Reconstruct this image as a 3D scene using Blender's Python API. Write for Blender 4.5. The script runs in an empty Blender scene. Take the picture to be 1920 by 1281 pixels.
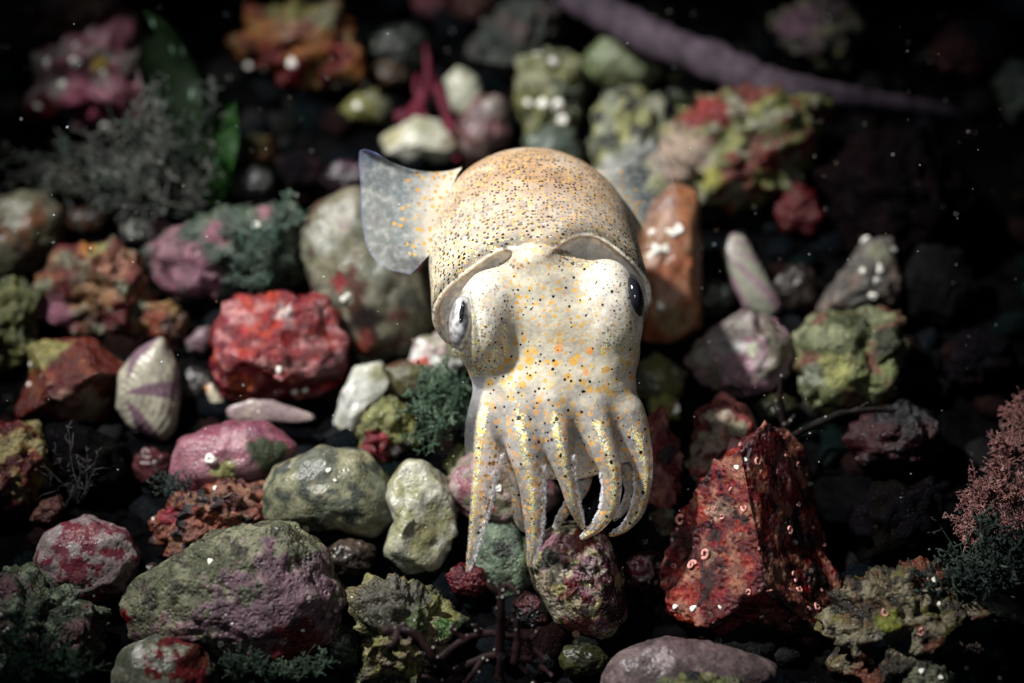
import bpy, bmesh, math, random
import numpy as np
from mathutils import Matrix, Vector

# ------------------------------------------------------------------ camera, world, strobe, exposure
# 1 Blender unit = 1 cm (a close-up of a thumb-sized animal)
S = bpy.context.scene
S.unit_settings.system = 'METRIC'; S.unit_settings.scale_length = 0.01
COL = S.collection
PITCH = math.radians(50.0)                       # looking down
D = 16.4                                         # distance to the animal
FPX = 3200.0                                     # focal length in photo pixels
ZC = 1.75                                         # height of the aim point over the sea bed
cam_pos = np.array([0.0, -D*math.cos(PITCH), ZC + D*math.sin(PITCH)])
AX = np.array([1.0, 0, 0])                       # camera right
AY = np.array([0, math.sin(PITCH), math.cos(PITCH)])     # camera up
AZ = np.array([0, -math.cos(PITCH), math.sin(PITCH)])    # towards camera
cd = bpy.data.cameras.new('camera'); cam = bpy.data.objects.new('camera', cd); COL.objects.link(cam)
cam.location = cam_pos; cam.rotation_euler = (math.pi/2 - PITCH, 0, 0)
cd.sensor_width = 360; cd.lens = 600; cd.clip_start = 0.5; cd.clip_end = 1000
cd.dof.use_dof = True; cd.dof.focus_distance = D - 0.32; cd.dof.aperture_fstop = 1.22
S.camera = cam
W = bpy.data.worlds.new('World'); S.world = W; W.use_nodes = True
bg = W.node_tree.nodes['Background']; bg.inputs[0].default_value = (0.22, 0.5, 1.0, 1); bg.inputs[1].default_value = 0.025
S.view_settings.view_transform = 'Standard'; S.view_settings.look = 'None'
S.view_settings.exposure = 0.12; S.view_settings.gamma = 1.0
# the diver's flash, upper left; the weak spot beside the camera is added fill
def strobe_or_fill(target, direction, energy, size, radius):
    ld = bpy.data.lights.new('strobe_or_fill', 'SPOT'); o = bpy.data.objects.new('strobe_or_fill', ld); COL.objects.link(o)
    d = np.array(direction, float); d /= np.linalg.norm(d); o.location = np.array(target)+24*d
    o.rotation_euler = Vector(-d).to_track_quat('-Z', 'Y').to_euler()
    ld.energy = energy; ld.color = (1.0, 0.99, 0.97); ld.spot_size = math.radians(size); ld.spot_blend = 1.0; ld.shadow_soft_size = radius
strobe_or_fill((-0.4, 1.45, 0.7), (-0.50, 0.16, 0.85), 71000, 32, .5)
strobe_or_fill((-0.3, 0.7, 1.4), (0.02, -0.55, 0.83), 5500, 23, .6)  # added fill, lifts the shadows on the right and the squid's face
try:
    S.cycles.transparent_max_bounces = 24
except Exception: pass

# ------------------------------------------------------------------ numeric helpers
rng = np.random.default_rng(7)
_perm = rng.permutation(256); _perm = np.concatenate([_perm, _perm, _perm])
_g = rng.normal(size=(256, 3)); _g /= np.linalg.norm(_g, axis=1)[:, None]
def pnoise(p, seed=0):
    p = p + np.array([seed*13.37, seed*7.91, seed*3.3])
    i = np.floor(p).astype(np.int64); f = p - i; u = f*f*f*(f*(f*6-15)+10); i &= 255
    out = 0
    for dx in (0, 1):
        wx = u[:, 0] if dx else 1-u[:, 0]
        for dy in (0, 1):
            wy = u[:, 1] if dy else 1-u[:, 1]
            for dz in (0, 1):
                wz = u[:, 2] if dz else 1-u[:, 2]
                h = _perm[_perm[_perm[(i[:, 0]+dx) & 255]+((i[:, 1]+dy) & 255)]+((i[:, 2]+dz) & 255)]
                g = _g[h]
                out = out + wx*wy*wz*(g[:, 0]*(f[:, 0]-dx)+g[:, 1]*(f[:, 1]-dy)+g[:, 2]*(f[:, 2]-dz))
    return out*1.5
def fbm(p, o=4, seed=0, gain=.5):
    a, s, out = 1.0, 1.0, 0
    for k in range(o):
        out = out + a*pnoise(p*s, seed+k*5); a *= gain; s *= 2.03
    return out
def worley(p, seed=0):
    p = p + seed*3.17
    i = np.floor(p).astype(np.int64); f = p-i; best = np.full(len(p), 9.0)
    for dx in (-1, 0, 1):
        for dy in (-1, 0, 1):
            for dz in (-1, 0, 1):
                c = i+np.array([dx, dy, dz]); cc = c & 255
                h = _perm[_perm[_perm[cc[:, 0]]+cc[:, 1]]+cc[:, 2]]
                q = np.stack([_perm[h]/255., _perm[h+1]/255., _perm[h+2]/255.], 1)
                best = np.minimum(best, ((np.array([dx, dy, dz])+q-f)**2).sum(1))
    return np.sqrt(best)
def sstep(a, b, x):
    t = np.clip((x-a)/(b-a), 0, 1); return t*t*(3-2*t)

def ray(u, v):
    return AX*((u-960)/FPX) - AY*((v-640.5)/FPX) - AZ
def at_depth(u, v, dep): return cam_pos + ray(u, v)*dep
def at_height(u, v, z):
    r = ray(u, v); return cam_pos + r*((z-cam_pos[2])/r[2])
def depth_at_height(u, v, z): return (z-cam_pos[2])/ray(u, v)[2]

GROUPS = {'pebble': 'pebbles strewn over the sea bed', 'stone': 'worn stones on the sea bed', 'rock': 'crusted rocks on the sea bed', 'encrusted_rock': 'crusted rocks on the sea bed', 'furry_seaweed': 'furry weed tufts among the stones', 'top_shell': 'banded top shells'}
def link(name, me, mat=None, parent=None, loc=(0, 0, 0)):
    o = bpy.data.objects.new(name, me); COL.objects.link(o); o.location = loc
    if mat is not None: me.materials.append(mat)
    if parent is not None: o.parent = parent
    return o
def tag(o, label=None, cat=None, group=None, kind=None):
    if label: o['label'] = label
    if cat: o['category'] = cat
    if group: o['group'] = group
    if kind: o['kind'] = kind
    return o
def empty(name, loc, label, cat, group=None):
    o = bpy.data.objects.new(name, None); COL.objects.link(o); o.location = loc; o.empty_display_size = .2
    return tag(o, label, cat, group)
def mesh_np(name, V, F, cols=None, attr='Col'):
    me = bpy.data.meshes.new(name); V = np.asarray(V, np.float32); F = np.asarray(F, np.int32); k = F.shape[1]
    me.vertices.add(len(V)); me.vertices.foreach_set('co', V.ravel())
    me.loops.add(F.size); me.loops.foreach_set('vertex_index', F.ravel())
    me.polygons.add(len(F)); me.polygons.foreach_set('loop_start', np.arange(0, F.size, k, dtype=np.int32))
    me.polygons.foreach_set('use_smooth', np.ones(len(F), bool))
    me.update(calc_edges=True)
    if cols is not None:
        a = me.attributes.new(attr, 'FLOAT_COLOR', 'POINT')
        c = np.ones((len(V), 4), np.float32); c[:, :3] = cols; a.data.foreach_set('color', c.ravel())
    return me
_ico = {}
def ico(l):
    if l not in _ico:
        bm = bmesh.new(); bmesh.ops.create_icosphere(bm, subdivisions=l, radius=1)
        v = np.array([x.co[:] for x in bm.verts]); f = np.array([[q.index for q in p.verts] for p in bm.faces]); bm.free()
        v /= np.linalg.norm(v, axis=1)[:, None]; _ico[l] = (v, f)
    return _ico[l]
class Bag:                                       # gathers pieces of ONE mesh
    def __init__(s): s.V, s.F, s.C, s.n = [], [], [], 0
    def add(s, V, F, c=None):
        F = np.asarray(F)
        if F.shape[1] == 4: F = np.concatenate([F[:, [0, 1, 2]], F[:, [0, 2, 3]]])
        s.V.append(np.asarray(V)); s.F.append(F+s.n); s.n += len(V)
        s.C.append(np.broadcast_to(np.asarray((1, 1, 1) if c is None else c, float), (len(V), 3)))
    def mesh(s, name): return mesh_np(name, np.concatenate(s.V), np.concatenate(s.F), np.concatenate(s.C))
def tube(P, R, sides=6, flat=1.0, up=None):
    P = np.asarray(P, float); R = np.broadcast_to(np.asarray(R, float), (len(P),))
    T = np.gradient(P, axis=0); T /= np.linalg.norm(T, axis=1)[:, None]+1e-9
    u0 = np.array([.13, .31, .94]) if up is None else np.asarray(up, float)
    A = np.cross(T, u0); A /= np.linalg.norm(A, axis=1)[:, None]+1e-9; B = np.cross(T, A)
    an = np.arange(sides)*2*math.pi/sides
    V = (P[:, None]+R[:, None, None]*(A[:, None]*np.cos(an)[None, :, None]+flat*B[:, None]*np.sin(an)[None, :, None])).reshape(-1, 3)
    n = len(P); F = []
    for i in range(n-1):
        for j in range(sides):
            k = (j+1) % sides; F.append((i*sides+j, i*sides+k, (i+1)*sides+k, (i+1)*sides+j))
    V = np.concatenate([V, P[:1], P[-1:]]); F = np.array(F)
    F = np.concatenate([F[:, [0, 1, 2]], F[:, [0, 2, 3]]])
    cap = [(n*sides, (j+1) % sides, j) for j in range(sides)]+[(n*sides+1, (n-1)*sides+j, (n-1)*sides+(j+1) % sides) for j in range(sides)]
    return V, np.concatenate([F, np.array(cap)])
def smooth_path(P, m=6):
    P = np.asarray(P, float); t = np.arange(len(P)); out = []
    for i in range(len(P)-1):
        p0, p1, p2, p3 = P[max(i-1, 0)], P[i], P[i+1], P[min(i+2, len(P)-1)]
        for s in np.linspace(0, 1, m, endpoint=False):
            out.append(.5*((2*p1)+(-p0+p2)*s+(2*p0-5*p1+4*p2-p3)*s*s+(-p0+3*p1-3*p2+p3)*s**3))
    out.append(P[-1]); return np.array(out)

# ------------------------------------------------------------------ materials
class NT:
    def __init__(s, name):
        s.m = bpy.data.materials.new(name); s.m.use_nodes = True; s.t = s.m.node_tree
        s.p = s.t.nodes['Principled BSDF']; s.out = s.t.nodes['Material Output']
    def n(s, typ, **kw):
        x = s.t.nodes.new(typ)
        for k, v in kw.items(): setattr(x, k, v)
        return x
    def l(s, a, b): s.t.links.new(a, b)
    def set(s, sock, v):
        if hasattr(v, 'links') or isinstance(v, bpy.types.NodeSocket): s.l(v, sock)
        else: sock.default_value = v
    def math(s, op, a, b=0.0, c=None, clamp=False):
        x = s.n('ShaderNodeMath', operation=op, use_clamp=clamp); s.set(x.inputs[0], a); s.set(x.inputs[1], b)
        if c is not None: s.set(x.inputs[2], c)
        return x.outputs[0]
    def mix(s, f, a, b, blend='MIX'):
        x = s.n('ShaderNodeMix', data_type='RGBA', blend_type=blend); s.set(x.inputs[0], f)
        for q, v in ((6, a), (7, b)):
            if isinstance(v, tuple): v = (*v[:3], 1)
            s.set(x.inputs[q], v)
        return x.outputs[2]
    def range(s, v, a, b, c=0.0, d=1.0, smooth=True):
        x = s.n('ShaderNodeMapRange', clamp=True, interpolation_type='SMOOTHSTEP' if smooth else 'LINEAR')
        for i, q in enumerate((v, a, b, c, d)): s.set(x.inputs[i], q)
        return x.outputs[0]
    def noise(s, vec, scale, detail=4, rough=.55):
        x = s.n('ShaderNodeTexNoise'); s.l(vec, x.inputs['Vector']); x.inputs['Scale'].default_value = scale
        x.inputs['Detail'].default_value = detail; x.inputs['Roughness'].default_value = rough; return x.outputs[0]
    def voro(s, vec, scale, rnd=1.0, feature='F1'):
        x = s.n('ShaderNodeTexVoronoi', feature=feature); s.l(vec, x.inputs['Vector']); x.inputs['Scale'].default_value = scale
        x.inputs['Randomness'].default_value = rnd; return x
    def coords(s):
        tc = s.n('ShaderNodeTexCoord'); oi = s.n('ShaderNodeObjectInfo')
        a = s.n('ShaderNodeVectorMath', operation='ADD'); s.l(tc.outputs['Object'], a.inputs[0])
        m = s.math('MULTIPLY', oi.outputs['Random'], 91.0); s.l(m, a.inputs[1]); return a.outputs[0]
    def attr(s, name='Col'):
        x = s.n('ShaderNodeAttribute', attribute_name=name); return x
    def sep(s, c):
        x = s.n('ShaderNodeSeparateColor'); s.l(c, x.inputs[0]); return x.outputs
    def bump(s, h, strength, dist):
        x = s.n('ShaderNodeBump'); s.set(x.inputs['Strength'], strength); x.inputs['Distance'].default_value = dist
        s.l(h, x.inputs['Height']); return x.outputs[0]

def rock_mat(name, var=.5, scale=8, light=(.75, .72, .62), lamt=.35, dark=(.03, .025, .025), damt=.5, bump=.6, rough=.55, spec=.10, pit=22.0):
    k = NT(name); co = k.coords(); c = k.attr().outputs['Color']
    n1 = k.noise(co, scale, 7, .62); n2 = k.noise(co, scale*4.2, 4, .6)
    br = k.math('ADD', k.range(n1, .3, .7, 1-var, 1+var*.7, False), k.range(n2, .3, .7, -.22, .22, False))
    hs = k.n('ShaderNodeHueSaturation'); k.l(c, hs.inputs['Color']); k.l(br, hs.inputs['Value'])
    k.l(k.range(n2, .3, .7, .47, .53, False), hs.inputs['Hue'])
    v = k.voro(co, pit); v2 = k.voro(co, pit*.55)
    dm = k.math('MULTIPLY', k.range(v.outputs['Distance'], .22, .34, 1, 0), k.range(k.noise(co, 5, 3), .48, .6, 0, damt))
    col = k.mix(dm, hs.outputs[0], dark)
    rnd = k.sep(v2.outputs['Color'])
    lm = k.math('MULTIPLY', k.math('MULTIPLY', k.range(v2.outputs['Distance'], .06, .2, 1, 0), k.math('GREATER_THAN', rnd[0], 1-lamt*.5)), k.range(k.noise(co, 2.4, 3), .5, .62))
    col = k.mix(k.math('MULTIPLY', lm, .8), col, light)
    fl = k.math('MULTIPLY', k.range(k.noise(co, scale*6, 5, .7), .6, .7, 0, 1), lamt)
    col = k.mix(fl, col, light)
    k.l(col, k.p.inputs['Base Color'])
    k.p.inputs['Roughness'].default_value = rough; k.p.inputs['Specular IOR Level'].default_value = spec
    h = k.math('ADD', k.noise(co, scale*1.6, 10, .65), k.math('MULTIPLY', k.range(v.outputs['Distance'], 0, .6), .35))
    k.l(k.bump(h, bump, .06), k.p.inputs['Normal'])
    return k.m
M = {}
M['smooth'] = rock_mat('worn_stone', .5, 7, lamt=.10, damt=.4, bump=.28, rough=.3, spec=.28)
M['gravel'] = rock_mat('shade_dark_gravel', .4, 9, lamt=.02, damt=.3, bump=.5, rough=.9, spec=0)
M['crust'] = rock_mat('encrusted_stone', .6, 8, lamt=.3, damt=.6, bump=.75, rough=.27, spec=.3)
M['red'] = rock_mat('red_algae_crust', .55, 7, light=(.75, .38, .33), lamt=.22, dark=(.03, .004, .006), damt=.6, bump=.9, rough=.24, spec=.42, pit=17)
M['pink'] = rock_mat('pink_coralline_crust', .35, 7, light=(.8, .68, .66), lamt=.25, dark=(.07, .02, .03), damt=.4, bump=.35, rough=.3, spec=.28)
M['shell'] = rock_mat('weathered_shell', .22, 5, lamt=.12, damt=.15, bump=.15, rough=.35, spec=.3)
def plain(name, c, rough=.5, var=.3, scale=10, spec=.4, bump=.3, sss=0):
    k = NT(name); co = k.coords(); n = k.noise(co, scale, 5)
    k.l(k.mix(k.range(n, .3, .7), tuple(x*(1-var) for x in c), tuple(min(1, x*(1+var)) for x in c)), k.p.inputs['Base Color'])
    k.p.inputs['Roughness'].default_value = rough; k.p.inputs['Specular IOR Level'].default_value = spec
    k.l(k.bump(n, bump, .03), k.p.inputs['Normal'])
    if sss: k.p.inputs['Subsurface Weight'].default_value = sss; k.p.inputs['Subsurface Scale'].default_value = .05
    return k.m
M['barnacle'] = plain('barnacle_shell', (.62, .60, .54), .5, .25, 20, .2)
M['worm'] = plain('worm_tube_shell', (.5, .22, .19), .35, .5, 16, .35)
def tinted(name, var=.4, rough=.55, trans=.25, scale=14):      # weed: colour from the mesh, some light let through
    k = NT(name); co = k.coords(); c = k.attr().outputs['Color']; n = k.noise(co, scale, 5)
    hs = k.n('ShaderNodeHueSaturation'); k.l(c, hs.inputs['Color']); k.l(k.range(n, .3, .7, 1-var, 1+var, False), hs.inputs['Value'])
    k.l(hs.outputs[0], k.p.inputs['Base Color']); k.p.inputs['Roughness'].default_value = rough; k.p.inputs['Specular IOR Level'].default_value = .12
    tr = k.n('ShaderNodeBsdfTranslucent'); k.l(hs.outputs[0], tr.inputs[0]); mx = k.n('ShaderNodeMixShader'); mx.inputs[0].default_value = trans
    k.l(k.p.outputs[0], mx.inputs[1]); k.l(tr.outputs[0], mx.inputs[2]); k.l(mx.outputs[0], k.out.inputs[0]); return k.m
M['weed'] = tinted('seaweed'); M['stem'] = tinted('crusted_stem', .3, .7, 0, 9)

# ------------------------------------------------------------------ sea bed
gv = np.linspace(-1, 1, 161); gv = np.sign(gv)*(np.abs(gv)*14+np.abs(gv)**5*160)
X, Y = np.meshgrid(gv, gv, indexing='ij'); P = np.stack([X.ravel(), Y.ravel()+3, np.zeros(X.size)], 1)
P[:, 2] = -.12+.12*fbm(P*.6, 3, 3)
idx = np.arange(X.size).reshape(X.shape)
F = np.stack([idx[:-1, :-1].ravel(), idx[1:, :-1].ravel(), idx[1:, 1:].ravel(), idx[:-1, 1:].ravel()], 1)
k = NT('shade_dark_sea_bed'); co = k.coords(); n = k.noise(co, 4, 8, .65)
k.l(k.mix(k.range(n, .35, .7), (.001, .001, .0015), (.003, .003, .003)), k.p.inputs['Base Color']); k.p.inputs['Roughness'].default_value = .8  # near-black albedo paints the shadow between the stones
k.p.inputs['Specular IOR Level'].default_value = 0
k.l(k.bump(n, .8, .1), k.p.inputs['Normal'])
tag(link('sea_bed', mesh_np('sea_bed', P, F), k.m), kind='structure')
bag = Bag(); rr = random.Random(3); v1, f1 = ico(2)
cols = [(.004, .005, .006), (.002, .003, .004), (.006, .003, .003), (.004, .005, .004), (.002, .004, .004), (.008, .008, .008)]  # near-black tones put the gap shadows into the gravel's colour
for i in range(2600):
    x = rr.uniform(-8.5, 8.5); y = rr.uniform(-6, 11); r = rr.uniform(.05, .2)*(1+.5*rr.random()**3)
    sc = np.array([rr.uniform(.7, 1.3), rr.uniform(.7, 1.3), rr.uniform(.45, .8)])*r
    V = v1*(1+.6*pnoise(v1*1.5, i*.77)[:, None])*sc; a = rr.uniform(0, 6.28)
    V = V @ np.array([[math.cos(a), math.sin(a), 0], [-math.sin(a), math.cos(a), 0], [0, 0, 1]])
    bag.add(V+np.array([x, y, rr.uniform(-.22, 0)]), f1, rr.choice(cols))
tag(link('gravel', bag.mesh('gravel'), M['gravel']), kind='stuff', label='fine gravel in the gaps between the stones, coloured near black for shade', cat='gravel')

# ------------------------------------------------------------------ stones
PK, MV, RD, DR, RU, OR = (.38, .15, .20), (.24, .15, .18), (.34, .02, .03), (.13, .010, .014), (.27, .06, .028), (.52, .2, .06)
KH, OL, YG, CR, WH, BE = (.27, .27, .18), (.17, .18, .06), (.36, .36, .15), (.66, .58, .44), (.92, .92, .86), (.44, .34, .25)
GY, DG, PG, BR, BK, LP_ = (.28, .28, .27), (.025, .05, .035), (.33, .40, .28), (.12, .065, .04), (.008, .007, .009), (.58, .36, .38)
YE = (.55, .40, .10)
def poly_radius(poly, th):
    c = poly.mean(0)
    # area centroid
    x, y = poly[:, 0], poly[:, 1]; x2, y2 = np.roll(x, -1), np.roll(y, -1); cr = x*y2-x2*y; A = cr.sum()/2
    c = np.array([((x+x2)*cr).sum()/(6*A), ((y+y2)*cr).sum()/(6*A)])
    q = poly-c; q2 = np.roll(q, -1, 0); R = np.zeros_like(th)
    for a, b in zip(q, q2):
        e = b-a; dx, dy = np.cos(th), np.sin(th); den = dx*e[1]-dy*e[0]; den = np.where(np.abs(den) < 1e-9, 1e-9, den)
        t = (a[0]*e[1]-a[1]*e[0])/den; s = (a[0]*dy-a[1]*dx)/den
        s = (a[0]*dy-a[1]*dx)/den
        ok = (t > 0) & (s >= -1e-6) & (s <= 1+1e-6); R = np.where(ok, np.maximum(R, t), R)
    R[R <= 0] = np.abs(q).mean()
    return c, R
def layered(p, pal, seed):
    c = np.tile(np.array(pal[0], float), (len(p), 1))
    for j, L in enumerate(pal[1:]):
        colr, sc, thr, soft = L[:4]
        n = fbm(p*sc, 5, seed*3+j*11+1, .55); m = sstep(thr-soft, thr+soft, n)[:, None]
        c = c*(1-m)+np.array(colr)*m
        if len(L) > 4:
            e = np.exp(-((n-thr)/(.035))**2)[:, None]*.8; c = c*(1-e)+np.array(L[4])*e
    return c
NST = [0]; SAT, DIM = 1.12, .37
def rock(name, label, outline, pal, blobs=(), h=.8, n=2.3, facets=0, amp=.05, fr=1.5, lump=0, lv=5, mat='crust', k=.55, zo=0, barn=(), nb=0, worms=0, cat='stone', group=None, dep=None, soften=5, cuts=(), grow=1.07):
    NST[0] += 1; seed = NST[0]
    poly = np.array(outline, float); th = np.linspace(-math.pi, math.pi, 361)
    c, R = poly_radius(poly, th[:-1]); ker = np.ones(soften*2+1); ker /= ker.sum()
    R = np.convolve(np.concatenate([R[-soften:], R, R[:soften]]), ker, 'valid')
    R = np.append(R, R[0])*grow; rpx = R.mean()
    dd = 18.0
    for _ in range(4): zc = k*rpx*dd/FPX+zo; dd = depth_at_height(c[0], c[1], zc)
    if dep: dd = dep
    pos = at_depth(c[0], c[1], dd); cm = dd/FPX
    v, f = ico(lv)
    s = np.sqrt(v[:, 0]**2+v[:, 1]**2); sup = (s**n+np.abs(v[:, 2])**n)**(-1/n)
    ang = np.arctan2(-v[:, 1], v[:, 0]); rho = np.interp(ang, th, R)
    q = v*sup[:, None]                              # unit superellipsoid
    r2 = np.random.default_rng(seed)
    for ci in range(facets+len(cuts)):
        nn = r2.normal(size=3); nn[2] = abs(nn[2])+.25; nn /= np.linalg.norm(nn); o = r2.uniform(.62, .9)
        if ci >= facets: nn = np.array(cuts[ci-facets][:3], float); nn /= np.linalg.norm(nn); o = cuts[ci-facets][3]
        d_ = q@nn; q = q-np.maximum(d_-o, 0)[:, None]*nn
    nz = v*(rpx*cm*fr)
    ds = 1+amp*2.0*fbm(nz*1.7/max(rpx*cm, .2)+seed, 2, seed)+amp*fbm(v*rpx*cm*6+seed, 5, seed+2, .6)*(.7 if mat in ('smooth', 'pink', 'shell') else 1.3)
    if lump: ds = ds+lump*(.45-worley(v*rpx*cm*3.3+seed, seed))*1.0-lump*.2*worley(v*rpx*cm*8, seed+3)
    q = q*ds[:, None]
    L = np.stack([q[:, 0]*rho*cm, q[:, 1]*rho*cm, q[:, 2]*rpx*cm*h], 1)   # camera-aligned, cm
    col = layered(L, pal, seed)
    front = L[:, 2] > -.15*rpx*cm
    for b in blobs:
        if b[0] == 'crust':                          # one crust patch with a lobed, paler growing edge
            dist = np.full(len(L), 9.)
            for bu, bv, br in b[1]: dist = np.minimum(dist, (np.hypot(L[:, 0]-(bu-c[0])*cm, L[:, 1]+(bv-c[1])*cm)-br*cm)/(30*cm))
            dist = dist+1.3*fbm(L*8, 4, seed+77, .6)+.5*fbm(L*3, 2, seed+70); m = (sstep(.06, -.06, dist)*front)[:, None]; e = (np.exp(-((dist+.02)/.14)**2)*front)[:, None]*.9
            cc = np.array(b[2])*(1+.5*fbm(L*7, 4, seed+9))[:, None]; col = col*(1-m)+np.clip(cc, 0, 1)*m; col = col*(1-e)+np.array(b[3])*e
            L = L+m*L/np.linalg.norm(L, axis=1)[:, None]*(.012+.016*np.abs(fbm(L*9, 3, seed+5)))[:, None]; continue
        bu, bv, br, bc = b[:4]; bx, by = (bu-c[0])*cm, -(bv-c[1])*cm
        dist = np.sqrt((L[:, 0]-bx)**2+(L[:, 1]-by)**2)/(br*cm)+.55*fbm(L*2.2/(br*cm*2), 4, seed+int(bu))
        m = (sstep(1.15, .8, dist)*front)[:, None]
        bc2 = np.array(bc)*(1+.35*fbm(L*6, 3, seed+9))[:, None]
        col = col*(1-m)+np.clip(bc2, 0, 1)*m
    Wd = L[:, :1]*AX+L[:, 1:2]*AY+L[:, 2:]*AZ
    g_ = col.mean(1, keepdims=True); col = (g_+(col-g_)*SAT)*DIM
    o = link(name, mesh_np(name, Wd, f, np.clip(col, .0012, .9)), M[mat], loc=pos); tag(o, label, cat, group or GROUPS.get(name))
    nrm = np.zeros_like(L); fn = np.cross(L[f[:, 1]]-L[f[:, 0]], L[f[:, 2]]-L[f[:, 0]])
    for j in range(3): np.add.at(nrm, f[:, j], fn)
    nrm /= np.linalg.norm(nrm, axis=1)[:, None]+1e-12
    def spot(bu, bv):
        x, y = (bu-c[0])*cm, -(bv-c[1])*cm
        dist = (L[:, 0]-x)**2+(L[:, 1]-y)**2+np.where(L[:, 2] < -.1*rpx*cm, 9, 0); return int(np.argmin(dist))
    def pick():
        cand = np.where((nrm[:, 2] > .15))[0]; return int(r2.choice(cand))
    W3 = lambda a: a[0]*AX+a[1]*AY+a[2]*AZ
    todo = [(spot(bu, bv), br*.74) for bu, bv, br in barn]+[(pick(), r2.uniform(2.5, 6)) for _ in range(nb)]
    for vi, br in todo: barnacle(o, W3(L[vi]), W3(nrm[vi]), br*cm)
    for _ in range(worms):
        vi = pick(); worm(o, W3(L[vi]), W3(nrm[vi]), r2.choice((2.5, 3, 4, 5, 7, 9.5))*cm, r2)
    return o
def basis(nv):
    a = np.cross(nv, [.3, .2, .93]); a /= np.linalg.norm(a); return a, np.cross(nv, a)
def barnacle(parent, p, nv, r):
    a, b = basis(nv); rs = np.random.default_rng(int(abs(p[0]*9999)+abs(p[1]*7777)) % 100000)
    prof = [(1.05, -.15), (.98, .2), (.8, .5), (.58, .66), (.42, .62), (.3, .42)]; V = []; st = rs.uniform(.85, 1.2)
    for pr, ph in prof:
        for j in range(12):
            t = j*math.pi/6; w = pr*r*(1+.13*math.cos(t*3+p[0]*30)+.1*math.cos(t*2+p[1]*40)+(.12*math.sin(t*5+p[2]*50) if ph > .3 else 0))
            V.append(p+(a*math.cos(t)*st+b*math.sin(t)/st)*w+nv*ph*r*.9)
    V.append(p+nv*r*.35); F = []
    for i in range(5):
        for j in range(12): F.append((i*12+j, i*12+(j+1) % 12, (i+1)*12+(j+1) % 12, (i+1)*12+j))
    F = np.array(F); F = np.concatenate([F[:, [0, 1, 2]], F[:, [0, 2, 3]], np.array([(60+j, 60+(j+1) % 12, 72) for j in range(12)])])
    link('barnacle', mesh_np('barnacle', V, F), M['barnacle'], parent)
def worm(parent, p, nv, r, r2):
    a, b = basis(nv); t = np.linspace(0, r2.uniform(4.5, 7), 16)+r2.uniform(0, 6); rad = r*(1-.09*(t-t[0]))
    P = p+(a*np.cos(t)[:, None]+b*np.sin(t)[:, None])*rad[:, None]+nv*(r*.15+r*.05*(t-t[0]))[:, None]
    V, F = tube(P, np.linspace(.42, .2, 16)*r, 8); link('worm_tube', mesh_np('worm_tube', V, F), M['worm'], parent)

R_ = rock
# ---- top edge, far and blurred
R_('encrusted_rock', 'brown and orange crusty rock cut off by the top left corner', [(-60,-50),(150,-50),(235,20),(245,80),(150,105),(60,112),(-60,130)], [(.3,.17,.1),((.36,.1,.05),1.5,.0,.15),(BE,3,.12,.1),((.3,.12,.1),4,.2,.05)], lump=.25, amp=.08, nb=2)
R_('encrusted_rock', 'pink lumpy rock with white barnacles in front of the brown corner rock', [(65,180),(80,110),(150,70),(235,40),(285,110),(300,220),(245,245),(160,240),(90,232),(60,200)], [(.33,.13,.17),((.2,.08,.1),2,.05,.2),((.25,.22,.2),3,.2,.1)], [(180,205,45,(.5,.14,.22)),(90,215,35,DR),(205,130,14,YE)], lump=.22, amp=.08, mat='pink', barn=[(135,85,14),(110,128,14),(80,137,11),(168,135,13),(132,170,12),(210,147,11),(82,200,9),(127,248,10),(210,243,10),(288,213,13),(155,95,9)])
R_('pebble', 'beige chipped pebble at the left edge beside the pink barnacled rock', [(-30,105),(5,110),(28,138),(12,158),(-30,165)], [BE,(CR,3,.1,.1)], amp=.05)
R_('pebble', 'pale brown pebble at the left edge below the chipped beige one', [(-25,175),(20,165),(42,190),(36,228),(-25,232)], [(.3,.26,.18),(DR,3,.15,.1)], amp=.06)
R_('pebble', 'yellowish white pebble under the dark furry weed', [(100,325),(125,315),(150,322),(160,350),(135,375),(105,360)], [CR,(YE,3,.1,.1),(BE,4,.15,.1)], amp=.1, lump=.2)
R_('stone', 'beige brown smooth stone at the left edge above the olive lumps', [(-50,385),(60,362),(118,400),(108,458),(62,508),(0,552),(-50,560)], [(.22,.19,.15),((.25,.12,.07),2,.1,.15),(KH,3,.1,.1)], amp=.04, mat='smooth')
R_('pebble', 'white stone with a pink edge beneath the furry weed', [(220,412),(250,388),(295,395),(318,428),(283,452),(237,450)], [WH,((.7,.68,.6),3,.1,.1)], [(305,425,16,PK)], amp=.05, mat='shell')
R_('stone', 'half pink half dark green stone above the bright red rock', [(298,465),(330,432),(430,400),(540,385),(567,440),(555,515),(470,558),(400,550),(340,562),(303,530)], [DG,((.05,.08,.055),2,.0,.2),((.12,.16,.11),4,.2,.08)], [(345,500,60,(.3,.14,.18)),(395,525,35,(.34,.16,.22)),(420,440,26,(.28,.11,.15)),(320,470,30,(.3,.16,.19)),(508,402,14,PK)], amp=.09, lump=.15, barn=[(495,428,9)])
R_('rock', 'rust brown craggy rock with a pink patch left of the bright red rock', [(76,540),(108,482),(160,458),(215,452),(250,482),(282,545),(290,590),(262,625),(190,618),(110,615),(84,590)], [RU,(BR,1.8,.0,.15),(DR,2.5,.05,.1),((.42,.2,.1),3.5,.14,.1),(KH,4,.25,.05)], [(190,470,16,YG),(112,590,34,(.4,.16,.22)),(165,465,14,OR),(190,550,30,(.45,.24,.12)),(230,500,28,(.4,.18,.12))], facets=6, amp=.1, lump=.15)
R_('pebble', 'small rusty yellow lump tucked against the craggy brown rock', [(262,600),(285,565),(325,572),(350,605),(343,640),(300,642)], [RU,((.4,.25,.1),3,.0,.1),(BR,4,.1,.1)], amp=.12, lump=.2, nb=1)
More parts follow.
